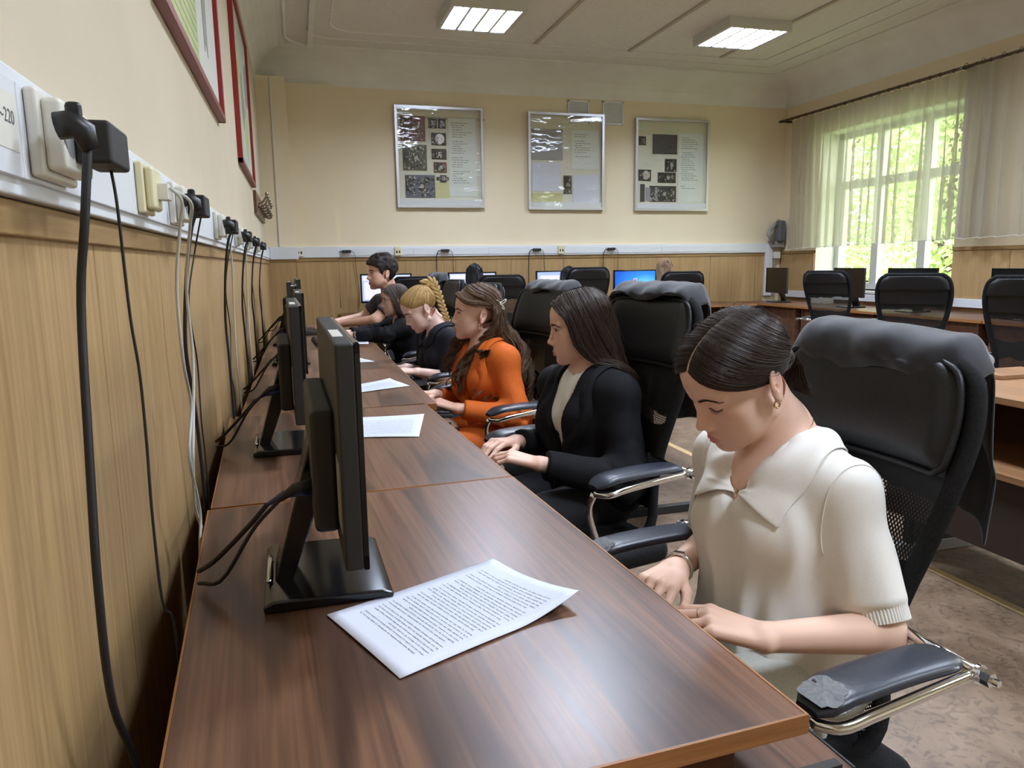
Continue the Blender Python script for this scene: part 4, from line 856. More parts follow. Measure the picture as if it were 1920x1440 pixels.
def np_obj(name, V, Q, material, parent, color=None, smooth=True):
    me = bpy.data.meshes.new(name); me.vertices.add(len(V)); me.vertices.foreach_set('co', np.asarray(V, np.float32).ravel()); n, k = Q.shape
    me.loops.add(n*k); me.loops.foreach_set('vertex_index', Q.astype(np.int32).ravel()); me.polygons.add(n); me.polygons.foreach_set('loop_start', np.arange(0, n*k, k, dtype=np.int32)); me.polygons.foreach_set('loop_total', np.full(n, k, np.int32))
    me.update(); me.validate(); me.polygons.foreach_set('use_smooth', [smooth]*len(me.polygons)); me.materials.append(material)
    if color is not None:
        at = me.color_attributes.new('pigment', 'FLOAT_COLOR', 'POINT'); at.data.foreach_set('color', np.concatenate([color, np.ones((len(V),1))], 1).astype(np.float32).ravel())
    o = bpy.data.objects.new(name, me); COL.objects.link(o)
    if parent is not None: o.parent = parent; rel(o)
    return o
def skin_material(name):
    m = mat(name, (.6,.4,.3), .48, spec=.35, sss=.12); a = N(m, 'ShaderNodeAttribute'); a.attribute_name = 'pigment'; LK(m, a, 'Color', BS(m), 'Base Color')
    n = N(m, 'ShaderNodeTexNoise', Scale=900.0, Detail=2.0); bump(m, n, 'Fac', .06, .0006); return m
M['skin'] = skin_material('skin')
def hair_mat(name, c1, c2, rough=.38):
    m = mat(name, c1, rough+.06, spec=.32); a = N(m, 'ShaderNodeAttribute'); a.attribute_name = 'pigment'; mx = N(m, 'ShaderNodeMix', data_type='RGBA', blend_type='MULTIPLY'); mx.inputs[0].default_value = 1
    n = N(m, 'ShaderNodeTexNoise', Scale=40.0, Detail=3.0); r = ramp(m, [(.35, c1), (.65, c2)]); LK(m, n, 'Fac', r, 'Fac'); LK(m, r, 'Color', mx, 6); LK(m, a, 'Color', mx, 7); LK(m, mx, 2, BS(m), 'Base Color'); return m
M['eyewhite'] = mat('eye_white', srgb(222,214,208), .2); M['iris'] = mat('iris_brown', srgb(58,40,28), .15); M['lash'] = mat('dark_lash', srgb(38,28,24), .7)
class Head:
    def __init__(s, pos, ypr, sc, fwd_y=False, open_eyes=True, neck_r=.047, jaw=1.0, nose=1.0):
        yaw, pi_, ro = [math.radians(v) for v in ypr]; c, sn = math.cos, math.sin
        Z = np.array([[c(yaw),-sn(yaw),0],[sn(yaw),c(yaw),0],[0,0,1]]); P = np.array([[c(pi_),0,sn(pi_)],[0,1,0],[-sn(pi_),0,c(pi_)]]); Rl = np.array([[1,0,0],[0,c(ro),-sn(ro)],[0,sn(ro),c(ro)]])
        s.M = Z@(np.array([[0,-1,0],[1,0,0],[0,0,1.]]) if fwd_y else np.diag([-1,-1,1.]))@P@Rl; s.pos = np.array(pos); s.sc = sc; s.open = open_eyes; s.jaw = jaw; s.nose = nose; s.rad_cache = None
    def W(s, q): return s.pos+s.sc*(np.asarray(q, float)@s.M.T)
    def L(s, p): return ((p-s.pos)@s.M)/s.sc
    def skull(s, q):
        a = q.copy(); a[...,1] = np.abs(a[...,1]); j = s.jaw
        d = ell(a, (-.012,0,.036), (.093,.072,.080)); d = smin(d, ell(a, (.034,0,.044), (.057,.061,.056)), .02); d = smin(d, ell(a, (.028,0,-.030), (.058,.058*j,.076)), .03)
        d = smin(d, ell(a, (.060,0,-.058), (.034,.036,.036)), .02); d = smin(d, cone(a, (.000,.050*j,-.056), (.064,.017*j,-.097), .019, .016), .022)
        d = smin(d, ell(a, (.076,0,-.099), (.0135,.017,.0145)), .014); d = smin(d, ell(a, (.034,0,-.074), (.046,.042*j,.027)), .02); d = smin(d, sph(a, (.049,.040,-.022), .023), .022); return smin(d, ell(a, (.042,.033*j,-.056), (.032,.026,.034)), .024)
    def sdf(s, p):
        q = s.L(p); a = q.copy(); a[...,1] = np.abs(a[...,1]); n = s.nose
        d = s.skull(q); d = smin(d, cone(a, (.083,.010,.023), (.069,.047,.026), .0075, .0075), .012)
        d = smax(d, -sph(a, (.1005,.0325,.007), .0185), .012); d = smin(d, sph(a, (.0690,.0315,.006), .0138), .005)
        if s.open: d = smax(d, -ell(a, (.083,.0325,.0065), (.011,.0135,.0044)), .0015)
        else: d = smax(d, -cone(a, (.0835,.018,-.0015), (.0735,.046,.0005), .0008, .0008), .0018)
        ns = cone(a, (.083,0,.012), (.0995+.006*(n-1),0,-.0300), .0066, .0082*n); ns = smin(ns, sph(a, (.1030+.006*(n-1),0,-.0335), .0088*n), .005); ns = smin(ns, ell(a, (.0945,.0118*n,-.0380), (.0100,.0070,.0074)), .005)
        d = smin(d, ns, .009); d = smax(d, -sph(a, (.0995,.0060,-.0458), .0034), .002)
        d = smax(d, -cone(a, (.0975,0,-.050), (.0985,0,-.062), .0022, .003), .004)
        up = cone(a, (.0945,.003,-.0662), (.0820,.0232,-.0712), .0050, .0016); lo = cone(a, (.0930,.003,-.0766), (.0815,.0212,-.0726), .0056, .0016)
        lip = np.minimum(up, lo); d = smin(d, up, .004); d = smin(d, lo, .004); d = smax(d, -cone(a, (.1010,0,-.0712), (.0840,.0260,-.0718), .0007, .0007), .002); d = smax(d, -ell(a, (.0985,0,-.0875), (.006,.014,.004)), .008)
        e = a-np.array((-.019,.0750,-.003)); cr, sr = math.cos(.42), math.sin(.42); ex, ey = e[...,0]*cr+e[...,1]*sr, -e[...,0]*sr+e[...,1]*cr; e = np.stack([ex, ey, e[...,2]], -1); tl = e.copy(); tl[...,0] = e[...,0]+.18*e[...,2]; e = tl
        ear = ell(e, (0,.002,.001), (.0185,.0060,.0310)); ear = smax(ear, -ell(e, (.001,.0085,.005), (.0118,.0055,.0205)), .003); ear = smax(ear, -sph(e, (.005,.004,-.004), .0055), .003)
        ear = smin(ear, cone(e, (.007,.0035,.012), (-.007,.0045,.014), .0019, .0019), .003); ear = smin(ear, sph(e, (.012,.003,-.004), .0045), .004); ear = smin(ear, sph(e, (.004,.001,-.026), .0068), .005)
        d = smin(d, ear, .005); s._lip = lip; return d*s.sc
    def pigment(s, V, skin, lipc, stubble=0):
        s.sdf(V); q = s.L(V); col = np.tile(np.array(skin), (len(V),1)); w_ = np.clip(1-(s._lip-.0000)/.0014, 0, 1)[:,None]*(q[:,0:1] > .07)
        a = q.copy(); a[:,1] = np.abs(a[:,1]); ch = np.clip(1-sph(a, (.066,.040,-.030), 0)/.034, 0, 1)[:,None]*.16+np.clip(1-sph(a, (.115,0,-.036), 0)/.018, 0, 1)[:,None]*.2+np.clip(1-sph(a, (-.018,.082,0), 0)/.03, 0, 1)[:,None]*.2
        col = col*(1-ch)+np.array(skin)*np.array([1.0,.78,.76])*ch
        if stubble: b_ = np.clip(1-np.abs(q[:,2]+.085)/.04, 0, 1)*np.clip((q[:,0]-.0)/.03, 0, 1)*stubble; col = col*(1-b_[:,None])+np.array(skin)*.35*b_[:,None]
        return col*(1-w_)+np.array(lipc)*w_
    def shell(s, D):
        """radius of the skull from the centre (0,0,.025) along the unit directions D"""
        c = np.array((0,0,.025)); lo = np.full(len(D), .03); hi = np.full(len(D), .16)
        for _ in range(22):
            m_ = (lo+hi)/2; f = s.skull(c+D*m_[:,None]); lo = np.where(f < 0, m_, lo); hi = np.where(f < 0, hi, m_)
        return lo
    def S(s, D, th):
        D = np.atleast_2d(np.array(D, float)); D = D/np.linalg.norm(D, axis=1)[:,None]; return np.array((0,0,.025))+D*(s.shell(D)+th)[:,None]
def bez(P, n):
    t = np.linspace(0, 1, n)[:,None]; P = [np.array(p, float) for p in P]
    while len(P) > 1: P = [a*(1-t)+b*t for a, b in zip(P[:-1], P[1:])]
    return P[0]
def resample(G, n):
    G = np.array(G); d = np.concatenate([[0], np.cumsum(np.linalg.norm(np.diff(G, axis=0), axis=1))]); u = np.linspace(0, d[-1], n); return np.stack([np.interp(u, d, G[:,k]) for k in range(3)], -1)
def dense(H, guides, k=5, m=30, th=.006, ear=False):
    G = np.array([resample(g, m) for g in guides]); n = len(G); out = []
    for i in range((n-1)*k+1):
        u = i/k; a = min(int(u), n-2); f = u-a; p0, p1, p2, p3 = G[max(a-1,0)], G[a], G[a+1], G[min(a+2,n-1)]; out.append(.5*((2*p1)+(-p0+p2)*f+(2*p0-5*p1+4*p2-p3)*f*f+(-p0+3*p1-3*p2+p3)*f**3))
    P = np.array(out).reshape(-1,3); h = 1e-3; fs = (lambda q: H.sdf(H.W(q))/H.sc) if ear else H.skull
    for _ in range(4):
        d = fs(P); gr = np.stack([fs(P+np.eye(3)[i]*h)-d for i in range(3)], -1)/h; t_ = np.minimum(th, .001+.006*np.tile(np.linspace(0, 8, m), n*k-k+1)); P = P+np.where(d < t_, t_-d, 0)[:,None]*gr/np.maximum((gr*gr).sum(-1, keepdims=True), .2)
    return list(P.reshape(-1, m, 3))
def strands(H, guides, n, r, rng, jit=.004, m=16, curl=0, wave=0, cf=3.0, taper=.35, bright=(.75,1.15), clump=0):
    """strand tubes between neighbouring guide polylines (head space); returns V, Q, colour"""
    G = np.array([resample(g, m) for g in guides]); K = len(G); Vs, Qs, Cs = [], [], []; t_ = np.linspace(0, 1, m); base = 0
    tri = np.array([[math.cos(a), math.sin(a)] for a in (0, 2*PI/3, 4*PI/3)])
    for i in range(n):
        u = rng.uniform(0, K-1.0001); k = int(u); f = u-k; P = G[k]*(1-f)+G[k+1]*f; P = P+rng.normal(0, jit, 3)*(.25+.75*t_)[:,None]*.5
        T = np.gradient(P, axis=0); T /= np.linalg.norm(T, axis=1)[:,None]+1e-9; A = np.cross(T, np.array([.3,.2,1.0])); A /= np.linalg.norm(A, axis=1)[:,None]+1e-9; B_ = np.cross(T, A)
        if curl: ph = (round(u*clump)/clump*9.0 if clump else rng.uniform(0, 6.28))+rng.normal(0, .5); fr = cf*rng.uniform(.85, 1.2); am = curl*np.clip((t_-.12)*2.2, 0, 1)*rng.uniform(.6, 1.2); P = P+A*(am*np.cos(fr*2*PI*t_+ph))[:,None]+B_*(am*np.sin(fr*2*PI*t_+ph))[:,None]
        if wave: P = P+A*(wave*np.sin(6*t_+u*1.7))[:,None]
        e = max(2, int(m*rng.uniform(.86, 1.0))); P = P[:e]; A = A[:e]; B_ = B_[:e]; rr = r*rng.uniform(.7, 1.3)*(1-(1-taper)*t_[:e]**2)
        V = (P[:,None]+A[:,None]*(tri[None,:,0:1]*rr[:,None,None])+B_[:,None]*(tri[None,:,1:2]*rr[:,None,None])).reshape(-1,3)
        j = np.arange(e-1)[:,None]*3; q = np.concatenate([np.concatenate([j+a, j+(a+1)%3, j+3+(a+1)%3, j+3+a], 1) for a in range(3)]); Vs.append(H.W(V)); Qs.append(q+base); base += len(V); Cs.append(np.full((len(V),3), rng.uniform(*bright)))
    return np.concatenate(Vs), np.concatenate(Qs), np.concatenate(Cs)
def sheet(H, guides, m=24, lower=.002, dark=.55):
    """closed sheet under the strands so that no skin shows through"""
    G = np.array([resample(g, m) for g in guides]); K = len(G); c = np.array((0,0,.0)); V = H.W((G-lower*(G-c)/np.linalg.norm(G-c, axis=2)[...,None]).reshape(-1,3))
    Q = np.array([[i*m+j, i*m+j+1, (i+1)*m+j+1, (i+1)*m+j] for i in range(K-1) for j in range(m-1)]); return V, Q, np.full((len(V),3), dark)
def merge(parts):
    V, Q, C_ = [], [], []; b = 0
    for v, q, c in parts: V.append(v); Q.append(q+b); C_.append(c); b += len(v)
    return np.concatenate(V), np.concatenate(Q), np.concatenate(C_)
def hand_prims(wr, kn, n, thumb, s=1.0, curl=(18,48,66), spread=1.0, tcurl=.35):
    """wrist, knuckle centre, back-of-hand normal, thumb direction -> palm cones, finger cones"""
    wr, kn = np.array(wr, float), np.array(kn, float); d = kn-wr; d /= np.linalg.norm(d); n = np.array(n, float); n -= d*(n@d); n /= np.linalg.norm(n); t = np.cross(n, d); t = t if t@np.array(thumb) > 0 else -t
    palm, fing = [], []; Ls = [(.040,.024,.020), (.044,.027,.021), (.040,.026,.020), (.031,.019,.018)]; tips = []
    for i in range(4):
        off = (.029-.0195*i)*s; b = kn+t*off+d*(.004-.005*abs(i-1.2))*s-n*.003*abs(i-1.3)*s; palm.append((wr+t*off*.55, b, .0125*s, .0098*s)); p = b; r = (.0088,.0090,.0085,.0075)[i]*s; tot = 0
        for k in range(3):
            tot = math.radians(curl[k]+(6*i if k else 2*i)); dr = d*math.cos(tot)-n*math.sin(tot)+t*(.10-.07*i)*spread*(1 if k == 0 else .5); dr /= np.linalg.norm(dr); e = p+dr*Ls[i][k]*s; fing.append((i, p, e, r, r*.9)); p = e; r *= .9
        tips.append((p, dr, n))
    b = wr+t*.020*s+d*.018*s-n*.006*s; p = b; r = .0125*s; dr = d*.72+t*.62-n*.28
    for k, L in enumerate((.036, .030, .024)):
        dd = dr*(1-.0*k)+d*tcurl*k-t*.22*k; dd /= np.linalg.norm(dd); e = p+dd*L*s; fing.append((4, p, e, r, r*.84)); p = e; r *= .84
    tips.append((p, dd, n)); return palm, fing, tips
def hand_sdf(p, hp):
    palm, fing, _ = hp; d = None
    for a, b, r1, r2 in palm: c = cone(p, a, b, r1, r2); d = c if d is None else smin(d, c, .010)
    out = d; F5 = {}
    for i, a, b, r1, r2 in fing: c = cone(p, a, b, r1, r2); F5[i] = c if i not in F5 else smin(F5[i], c, .0025)
    fg = None
    for i in F5: out = smin(out, F5[i], .006 if i < 4 else .009)
    return out
class Body:
    """seated figure from joints given in world space"""
    def __init__(s, head, J, female=True, arm=1.0, bust=.050, width=1.0, depth=1.0):
        s.H = head; s.J = {k: np.array(v, float) for k, v in J.items()}; s.female = female; s.arm = arm; s.bust = bust; s.wd = width; s.dp = depth
        u = s.J['neck']-s.J['pel']; s.T = np.linalg.norm(u); s.u = u/s.T; l = s.J['shL']-s.J['shR']; l -= s.u*(l@s.u); s.l = l/np.linalg.norm(l); s.f = np.cross(s.l, s.u); s.B = np.stack([s.f, s.l, s.u], 1)
    def loc(s, p): return (p-s.J['pel'])@s.B
    def wld(s, q): return s.J['pel']+np.asarray(q, float)@s.B.T
    def torso(s, p, loose=0):
        q = s.loc(p); k = s.T/.45; w_, dp = s.wd, s.dp; J = s.J
        d = ell(q, (0,0,.03*k), (.112*dp,.160*w_,.115)); d = smin(d, ell(q, (.0,0,.17*k), ((.084+loose)*dp,(.118+loose)*w_,.15*k)), .05); d = smin(d, ell(q, (.003,0,.31*k), (.098*dp,.138*w_,.15*k)), .05)
        if s.bust: a = q.copy(); a[...,1] = np.abs(a[...,1]); d = smin(d, sph(a, (.070*dp,.062*w_,.275*k), s.bust), .035)
        nb = J['neck']-s.u*.05
        for sh in (J['shL'], J['shR']): d = smin(d, cone(p, nb, sh, .050, .043*s.arm), .04)
        return d
    def arms(s, p, off=0):
        J, a = s.J, s.arm; d = None
        for S_ in 'LR':
            c = smin(cone(p, J['sh'+S_], J['el'+S_], .043*a+off, .034*a+off), cone(p, J['el'+S_], J['wr'+S_], .034*a+off, .0215*a+off), .02); d = c if d is None else np.minimum(d, c)
        return d
    def neck(s, p):
        c = s.H.W((-.028,0,-.035)); b = s.J['neck']; r = .046 if s.female else .056; d = cone(p, c, b, r*.98, r*1.08); d = smin(d, cone(p, b+s.u*.015, b+(s.J['shL']-b)*.6-s.u*.01, .036, .030), .04); return smin(d, cone(p, b+s.u*.015, b+(s.J['shR']-b)*.6-s.u*.01, .036, .030), .04)
    def sdf(s, p):
        hd = np.linalg.norm(p-s.H.pos, axis=-1); far = hd > .085*s.H.sc; d = np.full(len(p), .2); pf = p[far]; df = smin(s.torso(pf), s.neck(pf), .03); d[far] = smin(df, s.arms(pf), .03)
        h = hd-.16*s.H.sc; m_ = hd < .19*s.H.sc
        if m_.any(): h[m_] = s.H.sdf(p[m_])
        d = smin(d, h, .016)
        for hp in s.hands:
            c = (hp[0][0][0]+hp[1][4][1])/2; g = np.linalg.norm(p-c, axis=-1)-.12; m_ = g < .05
            if m_.any(): g[m_] = hand_sdf(p[m_], hp)
            d = smin(d, g, .012)
        return d
    def bounds(s, pad=.03):
        P = np.array([s.J[k] for k in ('neck','pel','shL','shR','elL','elR','wrL','wrR')]+[s.H.pos]+[t[0] for h in s.hands for t in h[2]]); lo, hi = P.min(0)-.19, P.max(0)+.19
        return lo, hi
    def mesh(s, fn, h, hf_head=None, hf_hand=None, lo=None, hi=None):
        a, b = s.bounds(); a = a if lo is None else lo; b = b if hi is None else hi; fine = [[], [], []]
        if hf_head:
            for k in range(3): fine[k].append((s.H.pos[k]-.135*s.H.sc, s.H.pos[k]+.135*s.H.sc, hf_head))
        if hf_hand:
            for hp in s.hands:
                Q = np.array([hp[0][0][0]]+[t[0] for t in hp[2]]+[f_[1] for f_ in hp[1]])
                for k in range(3): fine[k].append((Q[:,k].min()-.022, Q[:,k].max()+.022, hf_hand))
        return surface_nets(fn, *[axis(a[k], b[k], h, fine[k]) for k in range(3)])
    def project(s, fn, P, iso, it=8):
        P = np.array(P, float); h = 1e-3
        for _ in range(it):
            f0 = fn(P)-iso; G = np.stack([fn(P+np.eye(3)[i]*h)-fn(P) for i in range(3)], -1)/h; P = P-f0[:,None]*G/np.maximum((G*G).sum(-1, keepdims=True), .1)
        return P
def folds(B, p, amp, f1=(14,14,5), seed=0.0):
    q = B.loc(p); return amp*(vnoise(q*np.array(f1)+seed)+.55*vnoise(q*np.array(f1)*2.1+seed+7.7))
def sleeve(p, a, b, c, r0, r1, r2, t_end, flare=0):
    """upper arm a-b, fore arm b-c; ends at fraction t_end of the chain (1 = elbow, 2 = wrist)"""
    d1 = cone(p, a, b, r0, r1)
    if t_end <= 1:
        x_ = ((p-a)@(b-a))/((b-a)@(b-a)); d1 = d1+.011*np.clip((x_-t_end+.07)/.07, 0, 1)**2; e = a+(b-a)*t_end; n = (b-a)/np.linalg.norm(b-a); return smax(d1, (p-e)@n, .006)
    e = b+(c-b)*(t_end-1); n = (c-b)/np.linalg.norm(c-b); d2 = cone(p, b, e+n*.03, r1, r2); d2 = smax(d2, (p-e)@n, .004); return smin(d1, d2, .03)
def arm_folds(p, a, b, c, amp, fr=60):
    """wrinkles that gather on the inside of the elbow"""
    w_ = np.exp(-(np.linalg.norm(p-b, axis=-1)/.085)**2); ax = (b-a)/np.linalg.norm(b-a)+(c-b)/np.linalg.norm(c-b)*.6; return amp*w_*np.sin((p-b)@ax*fr+4*vnoise(p*18))

def locks(H, guides, nl, per, r, rng, amp, cf, jit=.004, m=40, bright=(.7,1.3), spread=1.0):
    """wavy hair: strands gathered in spiralling locks"""
    G = np.array([resample(g, m) for g in guides]); K = len(G); Vs, Qs, Cs = [], [], []; t_ = np.linspace(0, 1, m); base = 0; tri = np.array([[math.cos(a), math.sin(a)] for a in (0, 2*PI/3, 4*PI/3)])
    for _ in range(nl):
        u = rng.uniform(0, K-1.0001); k = int(u); f = u-k; P0 = G[k]*(1-f)+G[k+1]*f+rng.normal(0, spread*.004, 3)*t_[:,None]; T = np.gradient(P0, axis=0); T /= np.linalg.norm(T, axis=1)[:,None]+1e-9; A = np.cross(T, np.array([.3,.2,1.0])); A /= np.linalg.norm(A, axis=1)[:,None]+1e-9; B_ = np.cross(T, A)
        ph = rng.uniform(0, 6.28); fr = cf*rng.uniform(.8, 1.25); am = amp*np.clip((t_-.10)*2.0, 0, 1)*rng.uniform(.6, 1.25); w_ = fr*2*PI*t_**1.15+ph; Pc = P0+A*(am*np.cos(w_))[:,None]+B_*(am*.8*np.sin(w_))[:,None]; lb = rng.uniform(*bright); e = int(m*rng.uniform(.84, 1.0))
        for _ in range(per):
            o = rng.normal(0, jit, 2)*1.0; P = Pc+A*(o[0]*(1-.35*t_))[:,None]+B_*(o[1]*(1-.35*t_))[:,None]; P = P[:e]; rr = r*rng.uniform(.7, 1.3)*(1-.7*t_[:e]**2)
            V = (P[:,None]+A[:e,None]*(tri[None,:,0:1]*rr[:,None,None])+B_[:e,None]*(tri[None,:,1:2]*rr[:,None,None])).reshape(-1,3); j = np.arange(e-1)[:,None]*3
            Vs.append(H.W(V)); Qs.append(np.concatenate([np.concatenate([j+a, j+(a+1)%3, j+3+(a+1)%3, j+3+a], 1) for a in range(3)])+base); base += len(V); Cs.append(np.full((len(V),3), lb*rng.uniform(.85, 1.15)))
    return np.concatenate(Vs), np.concatenate(Qs), np.concatenate(Cs)
M['knit'] = noisy('white_fine_knit', srgb(240,237,231), srgb(235,231,224), (500,500,500), .85, .2, .0005, spec=.2)
M['whitecloth'] = noisy('pale_trouser_cloth', srgb(206,208,200), srgb(198,200,192), (200,200,200), .85, .15, .0008, spec=.2)
M['blackcloth'] = noisy('black_wool_cloth', srgb(18,18,21), srgb(25,25,28), (240,240,240), .85, .2, .0008, spec=.2)
M['navycloth'] = noisy('black_blouse_cloth', srgb(20,21,30), srgb(28,29,40), (200,200,200), .75, .15, .0008, spec=.25)
M['orange'] = noisy('orange_suit_cloth', srgb(206,98,34), srgb(218,108,42), (220,220,220), .75, .15, .0008, spec=.25)
M['orange_in'] = mat('orange_lining', srgb(190,84,28), .8)
M['greytee'] = noisy('dark_grey_jersey', srgb(66,64,68), srgb(78,76,80), (220,220,220), .85, .15, .0008)
M['whitetee'] = mat('white_jersey', srgb(226,222,214), .85)
M['darktrouser'] = noisy('dark_trouser_cloth', srgb(30,30,34), srgb(38,38,42), (200,200,200), .85, .1, .0008)
M['shoe'] = mat('dark_shoe', srgb(30,28,28), .4); M['gold'] = mat('gold', srgb(214,180,120), .22, 1.0); M['silver'] = mat('silver', srgb(210,206,200), .2, 1.0)
M['h_dark'] = hair_mat('dark_brown_hair', srgb(62,48,40), srgb(48,38,32), .34); M['h_long'] = hair_mat('long_brown_hair', srgb(72,54,43), srgb(54,41,34), .4); M['h_curl'] = hair_mat('wavy_brown_hair', srgb(116,90,66), srgb(88,66,50), .45)
M['h_blond'] = hair_mat('blond_hair', srgb(206,172,114), srgb(178,144,92), .42); M['h_mouse'] = hair_mat('mouse_brown_hair', srgb(92,76,66), srgb(72,60,54), .45); M['h_man'] = hair_mat('very_dark_brown_hair', srgb(50,40,36), srgb(36,30,28), .5); M['h_black'] = hair_mat('black_hair', srgb(22,22,28), srgb(14,14,18), .3); M['h_light'] = hair_mat('light_brown_hair', srgb(150,122,94), srgb(122,98,76), .45)
SK1, LP1 = srgb(230,190,168), srgb(196,132,122)
def face(H, t, brow, rng, fine=True, gaze=(0,0)):
    """brows, lashes and, when open, eyes"""
    V = []
    def snap(P, iso): 
        P = np.array(P, float)
        for _ in range(6):
            h = 5e-4; f0 = H.sdf(P)-iso; G = np.stack([H.sdf(P+np.eye(3)[i]*h)-H.sdf(P) for i in range(3)], -1)/h; P = P-f0[:,None]*G/np.maximum((G*G).sum(-1, keepdims=True), .2)
        return P
    for s in (1, -1):
        arc_ = np.array(spline([(.092,.011*s,.0205), (.089,.024*s,.0240), (.083,.036*s,.0255), (.070,.050*s,.0205)], 40)); mb = MB()
        if fine:
            hp = []
            for i in range(130):
                u = rng.uniform(0, .98); p = arc_[int(u*39)]+np.array((0, 0, rng.normal(0, .0021*(1-.6*u)))); d = np.array((-.25, .72*s, .34-.72*u)); d /= np.linalg.norm(d); L_ = rng.uniform(.005, .008); hp += [p, p+d*L_*.5, p+d*L_]
            q = snap(H.W(np.array(hp)), .0006)
            for i in range(130): mb.tube(list(q[3*i:3*i+3]), [.00036,.0003,.00012], 3)
        else:
            q = snap(H.W(arc_[::4]), .0003); mb.tube(list(q), [H.sc*(.0022+.0010*math.sin(PI*i/(len(q)-1))) for i in range(len(q))], 6)
        mb.build('eyebrow', brow, t, smooth=True)
        ln = np.array(spline([(.0815,.0185*s,.001), (.0835,.027*s,-.0010 if not H.open else .0098), (.0825,.036*s,-.0020 if not H.open else .0104), (.0745,.0465*s,.0010 if not H.open else .0060)], 22)); q = snap(H.W(ln), .0003); lb = MB().tube(list(q), [H.sc*.0010]*22, 5)
        if fine:
            for i in range(36):
                k = rng.integers(4, 22); a = q[min(k, 21)]; d = H.M@np.array((.75, .35*s*(k/22), -.55 if not H.open else .15)); lb.tube([a, a+d*.0035, a+d*.0065+H.M@np.array((.0008,0,.001))], [.00035,.00028,.0001], 3)
        lb.build('eyelash', M['lash'], t, smooth=True)
        if H.open:
            c = np.array((.0690,.0315*s,.006)); e = MB().sphere((0,0,0), .0124*H.sc, 20, 14); e.v = [tuple(H.W(c)+np.array(v)) for v in e.v]; eo = e.build('eye', M['eyewhite'], t, smooth=True)
            g = np.array((1, gaze[0], gaze[1])); g = g/np.linalg.norm(g); i_ = MB().sphere((0,0,0), .0062*H.sc, 16, 10); i_.v = [tuple(H.W(c+g*.0074)+np.array(v)) for v in i_.v]; i_.build('iris', M['iris'], eo, smooth=True)
def nails(B, t, col=srgb(214,160,150)):
    m = mat('fingernail', col, .25); mb = MB()
    for hp in B.hands:
        for p, d, n in hp[2]:
            nn = n*1.0; nn = nn-d*(nn@d); nn /= np.linalg.norm(nn); s_ = np.cross(d, nn); c = p+nn*.0050-d*.001
            V = [c+d*(.0052*math.cos(a))+s_*(.0040*math.sin(a))-nn*(.0012*abs(math.sin(a))) for a in np.linspace(0, 2*PI, 13)[:-1]]; mb.add(list(V)+[c+nn*.0008], [(i, (i+1) % 12, 12) for i in range(12)])
    mb.build('fingernails', m, t, smooth=True)
def legs(B, t, material, kneedx=.40, spread=.10, name='trousers', foot_back=.06):
    J = B.J; f = np.array((B.f[0], B.f[1], 0)); f /= np.linalg.norm(f); l = np.array((-f[1], f[0], 0)); hip = J['pel']; kn = []
    for s in (1, -1): h = hip+l*s*.08+np.array((0,0,.0)); k = h+f*kneedx+l*s*(spread-.08); k[2] = .52; a = k-f*foot_back; a[2] = .10; kn.append((h, k, a))
    def fn(p):
        d = ell(B.loc(p), (0,0,.0), (.125,.172,.10))
        for h, k, a in kn: d = smin(d, smin(cone(p, h, k, .078, .058), cone(p, k, a, .058, .048), .02), .03)
        return d+.003*vnoise(p*22)
    P = np.array([q for c in kn for q in c]+[hip]); V, Q = surface_nets(fn, *[axis(P[:,i].min()-.2, P[:,i].max()+.2, .011) for i in range(3)]); np_obj(name, V, Q, material, t)
    for h, k, a in kn:
        fo = MB(); c = a+f*.07; fo.sphere((0,0,0), 1, 14, 10, (.13,.045,.042)); fo.xf(Matrix(((f[0],l[0],0,c[0]),(f[1],l[1],0,c[1]),(0,0,1,.045),(0,0,0,1)))); fo.v = [(x, y, max(z, .004)) for x, y, z in fo.v]; fo.box(c[0]-.001,c[0]+.001,c[1]-.001,c[1]+.001,.02,.03)
        fo.cyl((a[0],a[1],.05), (a[0],a[1],.12), .042, 12); fo.build('shoe', M['shoe'], t, smooth=True)
def garment(B, off, r, t_end, hem=-.08, loose=0, amp=.004, hole=.060, v=None, seed=0.0, rib=False, elbow=.006, extra=None, freq=(14,14,5), shoulder=0):
    J = B.J; k = B.T/.45
    def fn(p):
        q = B.loc(p); d = B.torso(p, loose)-off; d = smax(d, hem-q[...,2], .006)
        for s in 'LR':
            sd = sleeve(p, J['sh'+s], J['el'+s], J['wr'+s], r[0], r[1], r[2], t_end)+arm_folds(p, J['sh'+s], J['el'+s], J['wr'+s], elbow)
            if rib:
                a, b = J['sh'+s], J['el'+s]; n = (b-a)/np.linalg.norm(b-a); x = (p-a)@n/np.linalg.norm(b-a); z_ = np.clip((x-(t_end-.14))/.02, 0, 1); pr = p-a-((p-a)@n)[...,None]*n; e1 = np.cross(n, (0,0,1.)); e1 /= np.linalg.norm(e1); e2 = np.cross(n, e1); an = np.arctan2(pr@e2, pr@e1); sd = sd+z_*(.0052+.0012*np.cos(an*46))-.006*np.exp(-((x-(t_end-.2))/.08)**2)
            d = smin(d, sd, .030)
        d = d+folds(B, p, amp, freq, seed)
        d = smax(d, -cone(p, J['neck']-B.u*.06+B.f*.012, B.H.W((-.02,0,-.06)), hole, hole*1.02), .006)
        if v: w_ = np.maximum(np.abs(q[...,1])-np.maximum(q[...,2]-(B.T-v[0]), -.5)*v[1], -(q[...,0]-.0)); d = smax(d, -w_*.8, .004)
        return extra(p, q, d) if extra else d
    return fn
